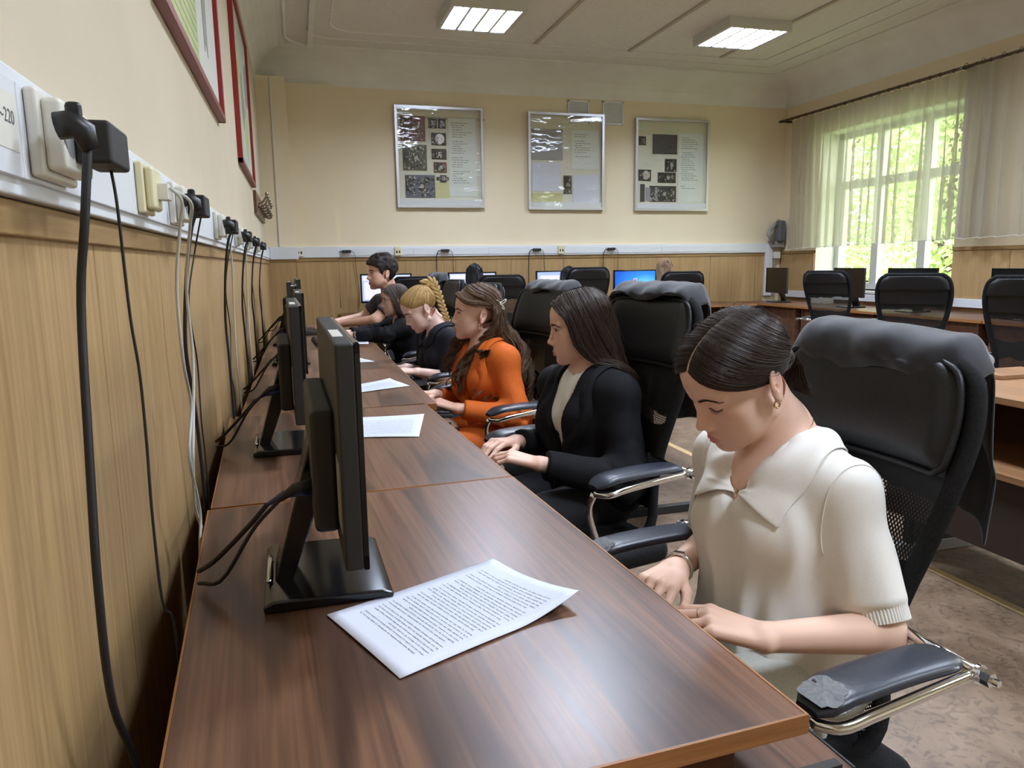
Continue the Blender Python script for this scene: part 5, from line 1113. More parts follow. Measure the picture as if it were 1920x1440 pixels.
def lapel(B, fn, t, inner, outer, material, name='lapel', iso=.003, th=.004, n=26, m=9, roll=.006, sides=(1,-1)):
    """cloth strip between an inner and an outer edge, laid onto the garment"""
    for s in sides:
        I = np.array(spline([(a, b*s, c) for a, b, c in inner], n)); O = np.array(spline([(a, b*s, c) for a, b, c in outer], n)); G = np.array([[I[i]*(1-j/(m-1))+O[i]*j/(m-1) for j in range(m)] for i in range(n)])
        P = B.project(fn, B.wld(G.reshape(-1,3)), iso+.002); w_ = np.tile(np.array([roll*math.sin(PI*min(1, j/(m-1)*1.2)) for j in range(m)]), n); h = 1e-3; Gd = np.stack([fn(P+np.eye(3)[i]*h)-fn(P-np.eye(3)[i]*h) for i in range(3)], -1); Gd /= np.linalg.norm(Gd, axis=1)[:,None]+1e-9; P = P+Gd*w_[:,None]
        Q = np.array([[i*m+j, i*m+j+1, (i+1)*m+j+1, (i+1)*m+j] for i in range(n-1) for j in range(m-1)]); o = np_obj(name, P, Q, material, t); md = o.modifiers.new('thickness', 'SOLIDIFY'); md.thickness = th; md.offset = 0; sb = o.modifiers.new('sub', 'SUBSURF'); sb.levels = 1; sb.render_levels = 1
def finish(B, t, skin, lipc, res, stubble=0): V, Q = B.mesh(B.sdf, *res); return np_obj('body', V, Q, M['skin'], t, B.H.pigment(V, skin, lipc, stubble))
def add_hair(t, H, parts, m, name='hair'): V, Q, C_ = merge(parts); return np_obj(name, V, Q, M[m], t, C_)
def person(label, base): return thing('person', label, 'person', base, None)
def grid_obj(B, fn, name, m, t, h, lo=None, hi=None): V, Q = B.mesh(fn, h, None, None, lo, hi); return np_obj(name, V, Q, m, t)
# ---------------------------------------------------------------- 1: white blouse, nearest
def build_blouse_girl():
    rng = np.random.default_rng(1); t = person('girl in a white short-sleeved blouse looking down at her hands, nearest', (.70, 1.05, 0))
    H = Head((.716,1.104,1.037), (2,33.7,-9.5), .965, open_eyes=False, jaw=1.02, nose=1.0)
    B = Body(H, dict(neck=(.812,1.108,.925), pel=(.808,1.07,.535), shL=(.836,.972,.856), shR=(.800,1.268,.856), elL=(.842,.880,.660), elR=(.800,1.315,.655), wrL=(.622,.868,.693), wrR=(.618,1.128,.690)), arm=.98, bust=.052)
    B.hands = [hand_prims(B.J['wrL'], (.556,.905,.716), (.25,-.25,.93), (0,1,-.2), .95, curl=(24,44,40)), hand_prims(B.J['wrR'], (.560,1.078,.698), (.25,.05,.95), (0,-1,-.1), .95, curl=(34,50,46))]
    finish(B, t, SK1, LP1, (.009, .0017, .0021)); face(H, t, M['h_dark'], rng); nails(B, t)
    dr = lambda p, q, d: smin(smax(d, -1e3*np.ones(d.shape), .001), smax(cone(q*np.array((1,.80,1)), (.032,0,.24), (.060,0,-.09), .088, .108)+folds(B, p, .010, (8,16,2.5), 3.0)+.0085*np.sin(np.arctan2(q[...,1], q[...,0]+.02)*15+3*vnoise(q*9)), np.maximum(-.115-q[...,2], q[...,2]-.27), .01), .05)
    fn = garment(B, .012, (.049,.052,.05), .845, hem=-.10, loose=.02, amp=.0055, hole=.056, v=(.145,.42), elbow=0, freq=(11,16,4), extra=dr)
    grid_obj(B, fn, 'blouse', M['knit'], t, .0052); T = B.T
    for s in 'LR':
        a, b = B.J['sh'+s], B.J['el'+s]; n = (b-a)/np.linalg.norm(b-a); e1 = np.cross(n, (0,0,1.)); e1 /= np.linalg.norm(e1); e2 = np.cross(n, e1); L_ = np.linalg.norm(b-a)
        def cf(u, v): r_ = .0500-.0035*min(1, v*4)+.004*max(0, v-.2)*0+.0011*math.cos(2*PI*u*58)*min(1, v*5); an = 2*PI*u; return a+n*L_*(.79+.135*v)+(e1*math.cos(an)+e2*math.sin(an))*r_
        cb = MB().grid(cf, 464, 8, close_u=True); cb.grid(lambda u, v: a+n*L_*(.925-.06*v)+(e1*math.cos(2*PI*u)+e2*math.sin(2*PI*u))*.0445, 60, 3, close_u=True); cb.build('ribbed_cuff', M['knit'], t, smooth=True)
    lapel(B, fn, t, [(.10,.008,T-.112), (.088,.034,T-.070), (.055,.058,T-.03), (.005,.064,T+.015), (-.05,.045,T+.03), (-.068,0,T+.032)], [(.092,.094,T-.138), (.078,.112,T-.092), (.045,.124,T-.058), (-.012,.112,T-.022), (-.075,.075,T-.030), (-.10,0,T-.035)], M['knit'], 'collar', .002, .0035, roll=.010)
    for sg in (1, -1):
        an = np.linspace(-.20, 1.1, 34)*PI; rg = [(.008+.058*math.cos(a_), sg*(.152+.006*math.sin(a_)), T-.120+.085*math.sin(a_)) for a_ in an]; q = B.project(fn, B.wld(rg), .0006); MB().tube(list(q), [.0011]*len(q), 5).build('armhole_seam', M['knit'], t, smooth=True)
    legs(B, t, M['whitecloth'], .42)
    # slicked-back hair, parted, drawn to a low knot
    parts = []
    for s in (1, -1):
        Gd = []
        for u in np.linspace(0, 1, 13):
            el = math.radians(33+112*u); R_ = np.array((math.cos(el), (.035*s+.02)*(1-u), math.sin(el))); C1 = np.array((.74-1.25*u, s*(.86-.42*u), .02+.62*u)); C2 = np.array((-.10-.72*u, s*(1.0-.62*u), -.22+.52*u)); K_ = np.array((-.90, .10*s*(1-u), -.38+.06*u))
            D = bez([R_/np.linalg.norm(R_), C1, C2, K_], 18); Gd.append(H.S(D, np.interp(np.linspace(0,1,18), [0,.12,.6,1], [.0005,.005,.007,.008])))
        Gd = dense(H, Gd, 3, 24, .007)
        parts.append(sheet(H, Gd, 24, .0015, .62)); parts.append(strands(H, Gd, 2000, .00062, rng, .0022, 18, bright=(.7,1.25)))
        parts.append(strands(H, [g+np.array((0,0,.004)) for g in Gd[::2]], 60, .0003, rng, .018, 16, bright=(.9,1.3)))
        fr = [H.S(bez([(math.cos(math.radians(30+30*u)), .05*s+.12*s*u, math.sin(math.radians(30+30*u))), (.75,.55*s,.35)], 8), .004) for u in (0,.5,1)]; parts.append(strands(H, fr, 14, .00025, rng, .012, 8))
    kn = MB().sphere((0,0,0), .026, 16, 12, (.75,1.0,1.0)); V = H.W(np.array(kn.v)+np.array((-.098,.0,-.030))); Qk = np.array([f if len(f) == 4 else (*f, f[-1]) for f in kn.f]); tri = np.array([list(f) for f in kn.f if len(f) == 4]); parts.append((V, tri, np.full((len(V),3), .7)))
    tail = [[(-.104,y,-.03), (-.108,y*1.3,-.052), (-.098,y*1.6,-.078), (-.088,y*2.2,-.098)] for y in (-.02,-.005,.012,.026)]; parts.append(strands(H, tail, 160, .0006, rng, .010, 12, wave=.004)); parts.append(sheet(H, tail, 8, 0, .5))
    add_hair(t, H, parts, 'h_dark')
    er = MB().tube([H.W(p) for p in [(-.004+.006*math.cos(a), .0795, -.037+.0065*math.sin(a)) for a in np.linspace(0, 2*PI, 15)[:-1]]], .0016, 6, close=True); er.sphere(H.W((-.013,.082,-.026)), .0022, 10, 8); er.build('earring', M['gold'], t, smooth=True)
    nk = B.project(B.sdf, B.wld(spline([(-.055,0,T+.035), (-.01,.052,T+.02), (.045,.048,T-.03), (.082,.022,T-.075), (.088,0,T-.088), (.082,-.022,T-.075), (.045,-.048,T-.03), (-.01,-.052,T+.02), (-.055,0,T+.035)], 60)), .0008); nb = MB().tube(list(nk), .0007, 5); nb.sphere(nk[30]+np.array((0,0,-.003)), .0026, 8, 6); nb.build('necklace', M['gold'], t, smooth=True)
    w_, k_ = B.J['wrR'], B.J['elR']; d = (k_-w_)/np.linalg.norm(k_-w_); c = w_+d*.022; e1 = np.cross(d, (0,0,1.)); e1 /= np.linalg.norm(e1); e2 = np.cross(d, e1)
    wt = MB().tube([c+e1*.0245*math.cos(a)+e2*.0245*math.sin(a) for a in np.linspace(0, 2*PI, 33)[:-1]], .0042, 6, close=True); wo = wt.build('watch', M['silver'], t, smooth=True); up = -e2 if e2[2] < 0 else e2
    fc = MB().box(-.009,.009,-.007,.007,-.001,.003); R4 = Matrix(((e1[0],d[0],up[0],0),(e1[1],d[1],up[1],0),(e1[2],d[2],up[2],0),(0,0,0,1))); fc.xf(Matrix.Translation(c+up*.026) @ R4); fc.build('watch_face', M['silver'], wo)
    f0 = [f_ for f_ in B.hands[0][1] if f_[0] == 1][0]; a_, b_ = np.array(f0[1]), np.array(f0[2]); d = (b_-a_)/np.linalg.norm(b_-a_); c = a_+d*.014; e1 = np.cross(d, (0,0,1.)); e1 /= np.linalg.norm(e1); e2 = np.cross(d, e1)
    MB().tube([c+e1*.0092*math.cos(a)+e2*.0092*math.sin(a) for a in np.linspace(0, 2*PI, 21)[:-1]], .0009, 5, close=True).build('ring', M['silver'], t, smooth=True)
    return B

def smoothg(pts, n=26): return np.array(spline(pts, n))
def push(H, G, fn, iso=.009, ear=False):
    """keep hair guides outside the clothes"""
    out = []
    for g in G:
        P = H.W(np.array(g)); h = 1e-3
        for _ in range(5):
            d = fn(P); gr = np.stack([fn(P+np.eye(3)[i]*h)-d for i in range(3)], -1)/h; P = P+np.where(d < iso, iso-d, 0)[:,None]*gr/np.maximum((gr*gr).sum(-1, keepdims=True), .2)
        out.append(H.L(P))
    return dense(H, out, ear=ear)
def dirs(H, L_, th): return [tuple(H.S(np.array(d), th)[0]) for d in L_]
# ---------------------------------------------------------------- 2: black blazer, long straight hair
def build_blazer_girl():
    rng = np.random.default_rng(2); t = person('girl in a black blazer with long straight brown hair, second from the camera', (.80, 2.06, 0))
    H = Head((.813,2.098,1.043), (-13,8.3,-3), .93, jaw=.97)
    B = Body(H, dict(neck=(.850,2.10,.912), pel=(.835,2.06,.535), shL=(.872,1.955,.852), shR=(.795,2.245,.842), elL=(.862,1.862,.625), elR=(.80,2.30,.63), wrL=(.612,1.885,.690), wrR=(.612,2.115,.700)), arm=1.0, bust=.05)
    B.hands = [hand_prims(B.J['wrL'], (.540,1.925,.712), (.2,-.2,.95), (0,1,-.1), .95, curl=(26,46,40)), hand_prims(B.J['wrR'], (.545,2.075,.716), (.2,.1,.95), (0,-1,-.1), .95, curl=(26,46,40))]
    finish(B, t, srgb(226,184,164), srgb(190,120,112), (.010, .0021, .0026)); face(H, t, M['h_long'], rng, gaze=(.05,-.25)); nails(B, t); T = B.T
    inner = garment(B, .008, (.046,.04,.03), .3, hem=0, hole=.053, amp=.002, elbow=0); grid_obj(B, inner, 'white_top', M['whitetee'], t, .008)
    front = lambda p, q, d: smax(d, -np.maximum(np.abs(q[...,1]-.004)-(.008+.17*np.maximum(q[...,2]-(T-.30), 0)), -(q[...,0]-.02)), .005)
    fn = garment(B, .021, (.060,.056,.040), 1.93, hem=-.12, loose=.018, amp=.006, hole=.056, elbow=.008, freq=(9,9,5), extra=front)
    grid_obj(B, fn, 'blazer', M['blackcloth'], t, .006)
    lapel(B, fn, t, [(.11,.012,T-.30), (.105,.034,T-.21), (.09,.055,T-.12), (.045,.066,T-.03), (-.02,.058,T+.012), (-.062,0,T+.025)], [(.11,.018,T-.31), (.10,.085,T-.20), (.08,.125,T-.115), (.04,.115,T-.045), (-.03,.085,T-.012), (-.085,0,T-.012)], M['blackcloth'], 'lapel', .003, .004, roll=.006)
    legs(B, t, M['darktrouser'], .42)
    S_ = lambda *a: dirs(H, a, .009); G = [
        S_((.80,.06,.62), (.74,.52,.44), (.56,.84,.10))+[(.034,.086,-.045), (-.002,.086,-.095), (-.045,.095,-.14), (-.10,.12,-.20), (-.14,.12,-.29), (-.15,.11,-.38)],
        S_((.35,.05,.94), (.28,.74,.62), (.10,1,.08))+[(-.015,.092,-.06), (-.055,.095,-.13), (-.105,.105,-.20), (-.15,.10,-.29), (-.16,.09,-.42)],
        S_((-.3,.03,.95), (-.45,.6,.65), (-.65,.75,0))+[(-.10,.07,-.08), (-.12,.07,-.16), (-.15,.07,-.24), (-.17,.065,-.33), (-.175,.06,-.45)],
        S_((-.5,0,.85), (-.85,.05,.5), (-1,.04,0))+[(-.125,.02,-.10), (-.145,.02,-.18), (-.165,.02,-.26), (-.18,.02,-.35), (-.185,.02,-.46)],
        S_((-.3,-.03,.95), (-.45,-.6,.65), (-.65,-.75,0))+[(-.10,-.07,-.08), (-.11,-.075,-.16), (-.12,-.08,-.24), (-.13,-.08,-.33), (-.13,-.08,-.42)]]
    F_ = [S_((.80,-.03,.62), (.74,-.5,.44), (.52,-.86,.10))+[(.036,-.083,-.06), (.032,-.08,-.13), (.055,-.078,-.20), (.080,-.072,-.28), (.085,-.068,-.40)],
          S_((.35,-.03,.94), (.28,-.74,.62), (.10,-1,.08))+[(.0,-.09,-.06), (.012,-.09,-.14), (.04,-.09,-.22), (.06,-.085,-.30), (.06,-.08,-.42)],
          S_((-.1,-.03,.99), (-.1,-.8,.62), (-.3,-.95,.05))+[(-.045,-.085,-.07), (-.04,-.09,-.15), (-.02,-.10,-.23), (.01,-.10,-.31), (.02,-.10,-.38)], [tuple(x) for x in G[4]]]
    fb = lambda p: np.minimum(fn(p), inner(p)); G = push(H, [smoothg(g) for g in G], fb, ear=True); F_ = push(H, [smoothg(g) for g in F_], fb, ear=True); parts = []
    for A in (G, F_): parts += [sheet(H, A, 30, .0015, .6), strands(H, A, 1500, .0009, rng, .008, 22, wave=.001, bright=(.7,1.3)), strands(H, A, 120, .0005, rng, .03, 20, bright=(.8,1.3))]
    add_hair(t, H, parts, 'h_long')
# ---------------------------------------------------------------- 3: orange suit, wavy hair
def build_orange_woman():
    rng = np.random.default_rng(3); t = person('smiling woman in an orange suit with wavy brown hair, third from the camera', (.72, 2.98, 0))
    H = Head((.707,3.011,1.034), (-4,-.6,-5), .93, jaw=1.02)
    B = Body(H, dict(neck=(.742,3.01,.905), pel=(.79,2.98,.535), shL=(.785,2.868,.850), shR=(.690,3.155,.838), elL=(.810,2.785,.632), elR=(.715,3.21,.63), wrL=(.575,2.805,.678), wrR=(.530,3.06,.695)), arm=1.0, bust=.055)
    B.hands = [hand_prims(B.J['wrL'], (.505,2.835,.706), (.2,-.2,.95), (0,1,-.1), .95, curl=(26,46,40)), hand_prims(B.J['wrR'], (.465,3.03,.712), (.2,.1,.95), (0,-1,-.1), .95, curl=(26,46,40))]
    finish(B, t, srgb(226,180,158), srgb(186,108,102), (.010, .0022, .0030)); face(H, t, M['h_long'], rng, gaze=(-.05,.02)); T = B.T
    inner = garment(B, .007, (.046,.04,.03), .3, hem=.02, hole=.053, v=(.17,.40), amp=.002, elbow=0); grid_obj(B, inner, 'orange_top', M['orange_in'], t, .008)
    front = lambda p, q, d: smax(d, -np.maximum(np.abs(q[...,1]-.004)-(.004+.20*np.maximum(q[...,2]-(T-.27), 0)), -(q[...,0]-.02)), .005)
    fn = garment(B, .019, (.056,.052,.037), 1.90, hem=-.13, loose=.014, amp=.005, hole=.056, elbow=.009, freq=(9,9,5), extra=front)
    grid_obj(B, fn, 'blazer', M['orange'], t, .006)
    lapel(B, fn, t, [(.11,.010,T-.27), (.10,.030,T-.19), (.088,.050,T-.11), (.045,.064,T-.03), (-.02,.058,T+.012), (-.062,0,T+.025)], [(.11,.016,T-.28), (.10,.078,T-.19), (.078,.118,T-.11), (.04,.110,T-.045), (-.03,.085,T-.012), (-.085,0,T-.012)], M['orange'], 'lapel', .003, .004, roll=.006)
    legs(B, t, M['orange'], .42)
    S_ = lambda *a: dirs(H, a, .010); G = [
        S_((.80,.06,.62), (.60,.70,.42), (.05,.97,.34), (-.62,.74,.22))+[(-.078,.080,-.03), (-.055,.082,-.09), (-.012,.084,-.15), (.048,.074,-.20), (.070,.064,-.27), (.070,.06,-.34)],
        S_((.45,.05,.90), (.2,.7,.72), (-.4,.85,.48), (-.75,.65,.2))+[(-.09,.075,-.06), (-.075,.098,-.13), (-.062,.118,-.19), (-.060,.130,-.25), (-.06,.135,-.31)],
        S_((.1,.02,1), (-.3,.6,.8), (-.8,.6,.3))+[(-.108,.070,-.05), (-.112,.10,-.15), (-.115,.135,-.24), (-.11,.160,-.33), (-.105,.165,-.42)],
        S_((-.2,0,1), (-.6,.4,.8), (-.92,.38,.3))+[(-.125,.05,-.05), (-.145,.07,-.15), (-.160,.095,-.24), (-.170,.11,-.33), (-.17,.12,-.43)],
        S_((-.5,0,.9), (-.85,.0,.5), (-1,.0,.05))+[(-.132,.0,-.08), (-.155,.0,-.17), (-.172,.0,-.26), (-.182,.0,-.35), (-.185,.0,-.43)]]
    fb = lambda p: np.minimum(fn(p), inner(p)); parts = []
    for sg in (1, -1):
        gs = [smoothg([(x, sg*y, z) for x, y, z in g]) for g in G]; al = push(H, gs, fb, .010); g0b = smoothg([(x+.012*(z < -.05), sg*(y-.022*(z < -.12)), z) for x, y, z in G[0]]); fr = push(H, [gs[0], g0b], fb, .022); bk = push(H, gs[1:], fb, .017)
        parts += [sheet(H, [g[:15] for g in al], 18, .002, .6), strands(H, [g[:17] for g in al], 900, .0010, rng, .005, 18, bright=(.8,1.2)), locks(H, bk, 140, 14, .0011, rng, .019, 3.6, jit=.0045, bright=(.6,1.4), spread=2.0), locks(H, fr, 26, 14, .0011, rng, .014, 3.6, jit=.004, bright=(.6,1.4), spread=2.5)]
    add_hair(t, H, parts, 'h_curl')
    cl = MB(); c0 = np.array((-.098,.058,.046))
    for s in (1, -1):
        for q in (1, -1):
            w_ = [c0+np.array((q*(.002+.010*(1-math.cos(a))*(1+.25*s)), .006*abs(math.sin(a)), s*(.004+.008*(1-math.cos(a)))+.006*math.sin(a))) for a in np.linspace(0, 2*PI, 17)[:-1]]; cl.tube([H.W(p) for p in w_], .0020, 6, close=True)
    cl.tube([H.W(c0+np.array((0,.003,-.012))), H.W(c0+np.array((0,.005,.012)))], .003, 6)
    cl.build('hair_clip', mat('pearl_white_clip', srgb(232,226,206), .25), t, smooth=True)
    er = MB()
    for k in range(5): er.sphere(H.W((-.004+.002*(k % 2), .0815, -.036-.006*k)), .0030, 8, 6)
    er.build('earring', M['gold'], t, smooth=True)
# ---------------------------------------------------------------- 4: blonde with a braid
def build_blonde():
    rng = np.random.default_rng(4); t = person('blonde girl in a black short-sleeved blouse with a braid, head bowed', (.66, 3.83, 0))
    H = Head((.604,3.839,1.011), (4,31,-5), .93, open_eyes=False, jaw=.98)
    B = Body(H, dict(neck=(.700,3.84,.905), pel=(.775,3.82,.535), shL=(.732,3.710,.852), shR=(.665,3.99,.838), elL=(.715,3.640,.672), elR=(.66,4.05,.64), wrL=(.553,3.672,.706), wrR=(.53,3.90,.70)), arm=1.0, bust=.05)
    B.hands = [hand_prims(B.J['wrL'], (.482,3.690,.716), (.2,-.2,.95), (0,1,-.1), .95, curl=(20,40,36)), hand_prims(B.J['wrR'], (.465,3.87,.712), (.2,.1,.95), (0,-1,-.1), .95)]
    finish(B, t, srgb(236,200,186), srgb(206,140,134), (.011, .0026, .0032)); face(H, t, M['h_blond'], rng, fine=False); T = B.T
    fn = garment(B, .013, (.056,.056,.05), .95, hem=-.08, loose=.018, amp=.004, hole=.055, v=(.07,.45), elbow=.003); grid_obj(B, fn, 'blouse', M['navycloth'], t, .008)
    lapel(B, fn, t, [(.095,.006,T-.07), (.075,.038,T-.03), (.03,.056,T+.01), (-.03,.045,T+.035), (-.055,0,T+.042)], [(.095,.050,T-.085), (.07,.085,T-.055), (.02,.095,T-.02), (-.05,.07,T-.005), (-.08,0,T+.0)], M['navycloth'], 'collar', .003, .003, roll=.008)
    legs(B, t, M['darktrouser'], .42); K_ = (-.78,0,.60); parts = []
    for s in (1, -1):
        st = [(.80,.0,.58), (.78,.30*s,.52), (.72,.58*s,.36), (.52,.80*s,.20), (.22,.96*s,.10), (-.15,.97*s,.0), (-.45,.85*s,-.32), (-.70,.55*s,-.50), (-.84,.0,-.52)]
        Gd = []
        for a in st: a = np.array(a)/np.linalg.norm(a); mid = a*.5+np.array(K_)*.5+np.array((.05,.30*a[1],.22)); Gd.append(H.S(bez([a, mid, K_], 16), np.interp(np.linspace(0,1,16), [0,.2,.7,1], [.0002,.003,.007,.011])))
        Gd = dense(H, Gd, 4, 20, .006); parts += [sheet(H, Gd, 20, .0012, .7), strands(H, Gd, 900, .0010, rng, .004, 16, bright=(.75,1.25))]
    add_hair(t, H, parts, 'h_blond'); k0 = H.W(H.S(np.array(K_), .018)[0]); path = spline([k0, k0+(.035,.0,.010), k0+(.062,-.01,-.045), k0+(.080,-.02,-.11), k0+(.098,-.03,-.165), k0+(.112,-.035,-.215)], 15); br = MB()
    for i in range(14):
        a, b = np.array(path[i]), np.array(path[i+1]); d = (b-a)/np.linalg.norm(b-a); sd = np.cross(d, (0,-1,.0)); sd /= np.linalg.norm(sd); r = .017*(1-.45*i/14)
        for s in (1, -1):
            c = a+sd*s*r*.62+(b-a)*(.5 if s > 0 else 0); ax = d*.8-sd*s*.62; ax /= np.linalg.norm(ax); z_ = np.cross(ax, sd); m0 = len(br.v); br.sphere((0,0,0), 1, 10, 8, (r*.80,r*.75,r*1.55)); x_ = np.cross(z_, ax)
            br.xf(Matrix(((x_[0],z_[0],ax[0],c[0]),(x_[1],z_[1],ax[1],c[1]),(x_[2],z_[2],ax[2],c[2]),(0,0,0,1))), m0)
    bo = br.build('braid', M['h_blond'], t, smooth=True); at = bo.data.color_attributes.new('pigment', 'FLOAT_COLOR', 'POINT'); at.data.foreach_set('color', [1.0]*(4*len(bo.data.vertices)))
# ---------------------------------------------------------------- 5: glasses
def build_glasses():
    rng = np.random.default_rng(5); t = person('person with glasses and brown hair in a black jacket, between blonde and man', (.66, 4.97, 0))
    H = Head((.622,4.978,1.004), (-1,4,-1), .89)
    B = Body(H, dict(neck=(.665,4.985,.880), pel=(.75,4.97,.535), shL=(.650,4.850,.828), shR=(.615,5.13,.822), elL=(.520,4.815,.790), elR=(.50,5.13,.79), wrL=(.330,4.900,.792), wrR=(.300,5.03,.795)), arm=.98, bust=.045)
    B.hands = [hand_prims(B.J['wrL'], (.255,4.925,.802), (.1,-.2,.95), (0,1,-.1), .93), hand_prims(B.J['wrR'], (.225,5.01,.805), (.1,.1,.95), (0,-1,-.1), .93)]
    finish(B, t, srgb(222,182,164), srgb(186,122,116), (.012, .0030, .0034)); face(H, t, M['h_mouse'], rng, fine=False, gaze=(0,-.2))
    fn = garment(B, .016, (.052,.050,.036), 1.88, hem=-.1, loose=.016, amp=.005, hole=.053, v=(.10,.35), elbow=.006); grid_obj(B, fn, 'jacket', M['blackcloth'], t, .009); legs(B, t, M['darktrouser'], .40)
    S_ = lambda *a: dirs(H, a, .009); G = [
        S_((.84,.12,.52), (.78,.50,.36), (.50,.86,.10))+[(.024,.084,-.03), (.012,.084,-.09), (.0,.085,-.15)], S_((.35,.05,.94), (.28,.74,.62), (.10,1,.08))+[(-.015,.09,-.05), (-.02,.09,-.11), (-.025,.09,-.17)],
        S_((-.3,.03,.95), (-.45,.6,.65), (-.65,.75,0))+[(-.09,.07,-.07), (-.09,.07,-.12), (-.09,.07,-.18)], S_((-.5,0,.85), (-.85,.05,.5), (-1,.04,0))+[(-.12,.02,-.08), (-.12,.02,-.14), (-.12,.02,-.19)]]
    Gm = [[(x, -y, z) for x, y, z in g] for g in G][::-1]; parts = []
    for A in ([smoothg(g) for g in G], [smoothg(g) for g in Gm]): A = push(H, A, fn); parts += [sheet(H, A, 30, .0015, .65), strands(H, A, 700, .0012, rng, .006, 14, bright=(.75,1.25))]
    add_hair(t, H, parts, 'h_mouse'); gl = MB()
    for s in (1, -1):
        gl.tube([H.W((.094-.10*(.030*(1+math.cos(a)))**1*.4, s*(.034+.022*math.cos(a)), .004+.019*math.sin(a))) for a in np.linspace(0, 2*PI, 25)[:-1]], .0011, 5, close=True); gl.tube([H.W(p) for p in ((.088,.056*s,.010), (.04,.078*s,.010), (-.02,.080*s,.008))], .0011, 5)
    gl.tube([H.W(p) for p in ((.095,.012,.008), (.098,0,.010), (.095,-.012,.008))], .0011, 5); gl.build('glasses', M['gold'], t, smooth=True)
    w_ = B.J['wrL']; e = B.J['elL']; d = (e-w_)/np.linalg.norm(e-w_); e1 = np.cross(d, (0,0,1.)); e1 /= np.linalg.norm(e1); e2 = np.cross(d, e1); c = w_+d*.012; MB().tube([c+e1*.0245*math.cos(a)+e2*.0245*math.sin(a) for a in np.linspace(0, 2*PI, 21)[:-1]], .005, 6, close=True).build('wristband', M['black'], t, smooth=True)
# ---------------------------------------------------------------- 6: man
def build_man():
    rng = np.random.default_rng(6); t = person('dark-haired man in a dark grey t-shirt typing at the far end of the left row', (.66, 5.68, 0))
    H = Head((.617,5.686,1.176), (9,0,0), 1.04, jaw=1.10, nose=1.12)
    B = Body(H, dict(neck=(.672,5.70,1.035), pel=(.76,5.68,.545), shL=(.668,5.530,.955), shR=(.615,5.87,.955), elL=(.535,5.50,.845), elR=(.49,5.93,.84), wrL=(.285,5.66,.808), wrR=(.255,5.80,.815)), female=False, arm=1.12, bust=0, width=1.08, depth=1.0)
    B.hands = [hand_prims(B.J['wrL'], (.205,5.68,.816), (.1,-.1,.97), (0,1,-.1), 1.05), hand_prims(B.J['wrR'], (.175,5.79,.822), (.1,.1,.97), (0,-1,-.1), 1.05)]
    finish(B, t, srgb(222,176,154), srgb(190,124,114), (.012, .0030, .0036), .5); face(H, t, M['h_man'], rng, fine=False, gaze=(0,-.1))
    fn = garment(B, .012, (.060,.062,.05), .62, hem=-.08, loose=.012, amp=.005, hole=.064, elbow=0); grid_obj(B, fn, 't_shirt', M['greytee'], t, .009); legs(B, t, M['darktrouser'], .42)
    side = [(.125,.070), (.070,.052), (.040,.036), (.028,.000), (.012,-.012), (.004,.022), (-.030,.020), (-.045,-.030), (-.075,-.072), (-.17,-.06), (-.17,.2), (.125,.2)]
    def cap(p): q = H.L(p); th = np.interp(q[...,2], [-.08,.0,.06,.12], [.004,.010,.018,.030])+.004*vnoise(q*55)+.006*vnoise(q*26); return smax(H.skull(q)-th, poly2(q[...,0], q[...,2], side), .006)*H.sc
    lo, hi = H.pos-.2, H.pos+.2; V, Q = surface_nets(cap, *[axis(lo[k], hi[k], .0045) for k in range(3)]); parts = [(V, np.asarray(Q), np.full((len(V),3), .8))]
    Gd = [H.S(bez([(.80-.25*u, .9*(u-.5), .62), (.25, 1.3*(u-.5), 1.0), (-.6, 1.4*(u-.5), .75)], 12), np.array([.010]+[.026]*10+[.022])) for u in np.linspace(0, 1, 9)]; parts.append(strands(H, Gd, 420, .0013, rng, .012, 12, curl=.004, cf=1.5, bright=(.7,1.3)))
    add_hair(t, H, parts, 'h_man')
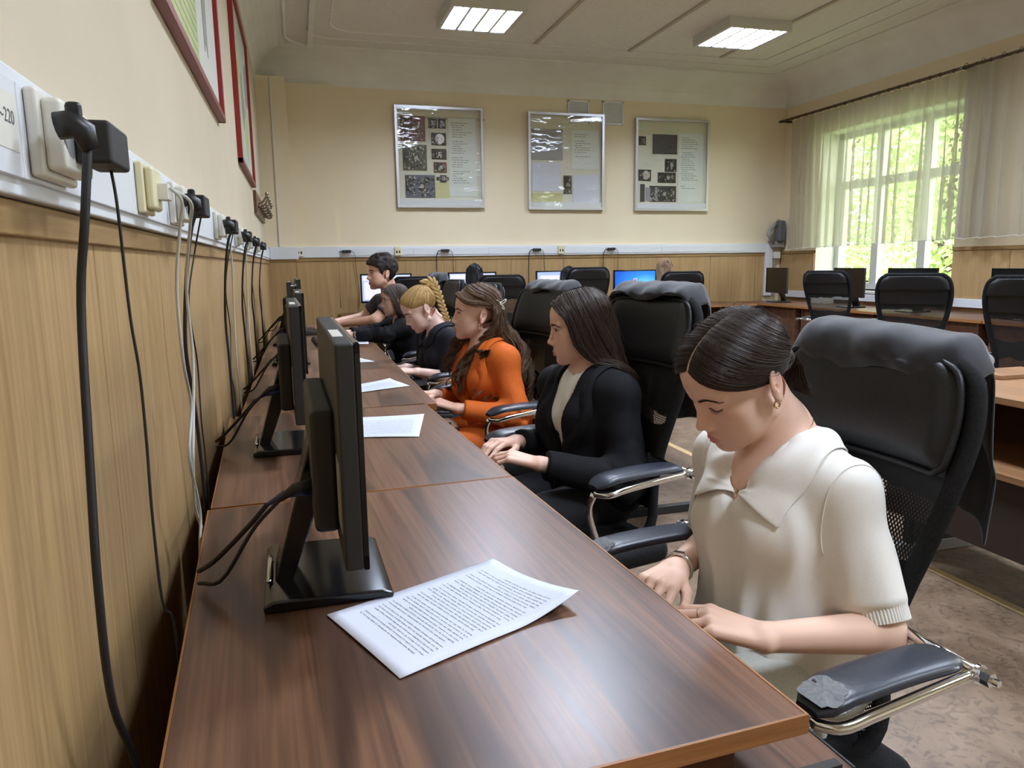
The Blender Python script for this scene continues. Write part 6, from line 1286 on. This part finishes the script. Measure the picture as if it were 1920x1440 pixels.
# ---------------------------------------------------------------- 7-9: typists at the far wall, seen from behind
def build_back(label, hp, hm, m_cl, seed, long=True, x_sh=0):
    rng = np.random.default_rng(seed); x, y, z = hp; t = person(label, (x, y, 0)); H = Head(hp, (0,6,0), .93, fwd_y=True)
    B = Body(H, dict(neck=(x,y-.035,z-.13), pel=(x+x_sh,y-.08,.54), shL=(x-.155,y-.03,z-.20), shR=(x+.155,y-.03,z-.20), elL=(x-.20,y+.03,z-.43), elR=(x+.20,y+.03,z-.43), wrL=(x-.11,y+.27,.80), wrR=(x+.11,y+.27,.80)), arm=1.0, bust=.045)
    B.hands = [hand_prims(B.J['wrL'], (x-.08,y+.345,.806), (0,.1,.97), (1,0,0), .93), hand_prims(B.J['wrR'], (x+.08,y+.345,.806), (0,.1,.97), (-1,0,0), .93)]
    finish(B, t, srgb(224,182,160), srgb(186,122,116), (.014, .0042, .0042)); fn = garment(B, .016, (.052,.050,.036), 1.88, hem=-.1, loose=.014, amp=.005, hole=.054, elbow=.005); grid_obj(B, fn, 'jacket', m_cl, t, .011); legs(B, t, M['darktrouser'], .40)
    S_ = lambda *a: dirs(H, a, .010); e = -.40 if long else -.16; G = [S_((.80,.06,.62), (.74,.52,.44), (.50,.86,.10))+[(.02,.088,-.06), (-.01,.095,-.14), (-.02,.10,e)], S_((.3,.05,.94), (.2,.74,.62), (.0,1,.08))+[(-.03,.092,-.06), (-.05,.10,-.14), (-.07,.10,e)],
        S_((-.3,.03,.95), (-.45,.6,.65), (-.65,.75,0))+[(-.10,.07,-.08), (-.115,.075,-.15), (-.12,.07,e-.03)], S_((-.5,0,.85), (-.85,.03,.5), (-1,.02,0))+[(-.125,.01,-.08), (-.14,.01,-.16), (-.145,.01,e-.05)]]
    Gm = [[(a, -b, c) for a, b, c in g] for g in G][::-1]; parts = []
    for A in (G, Gm): A = push(H, [smoothg(g) for g in A], fn); parts += [sheet(H, A, 30, .0015, .7), strands(H, A, 500, .0018, rng, .006, 14, bright=(.75,1.25))]
    add_hair(t, H, parts, hm)
build_blouse_girl(); build_blazer_girl(); build_orange_woman(); build_blonde(); build_glasses(); build_man()
build_back('girl with sleek black hair sitting before the second lit monitor, seen from behind', (1.63,6.98,1.125), 'h_black', M['blackcloth'], 7)
build_back('dark-haired person hidden behind a chair back before the third lit monitor', (2.60,7.02,1.085), 'h_black', M['blackcloth'], 8, False)
build_back('girl with long light brown hair right of the blue monitor, seen from behind', (3.63,6.98,1.150), 'h_light', M['blackcloth'], 9, x_sh=-.02)
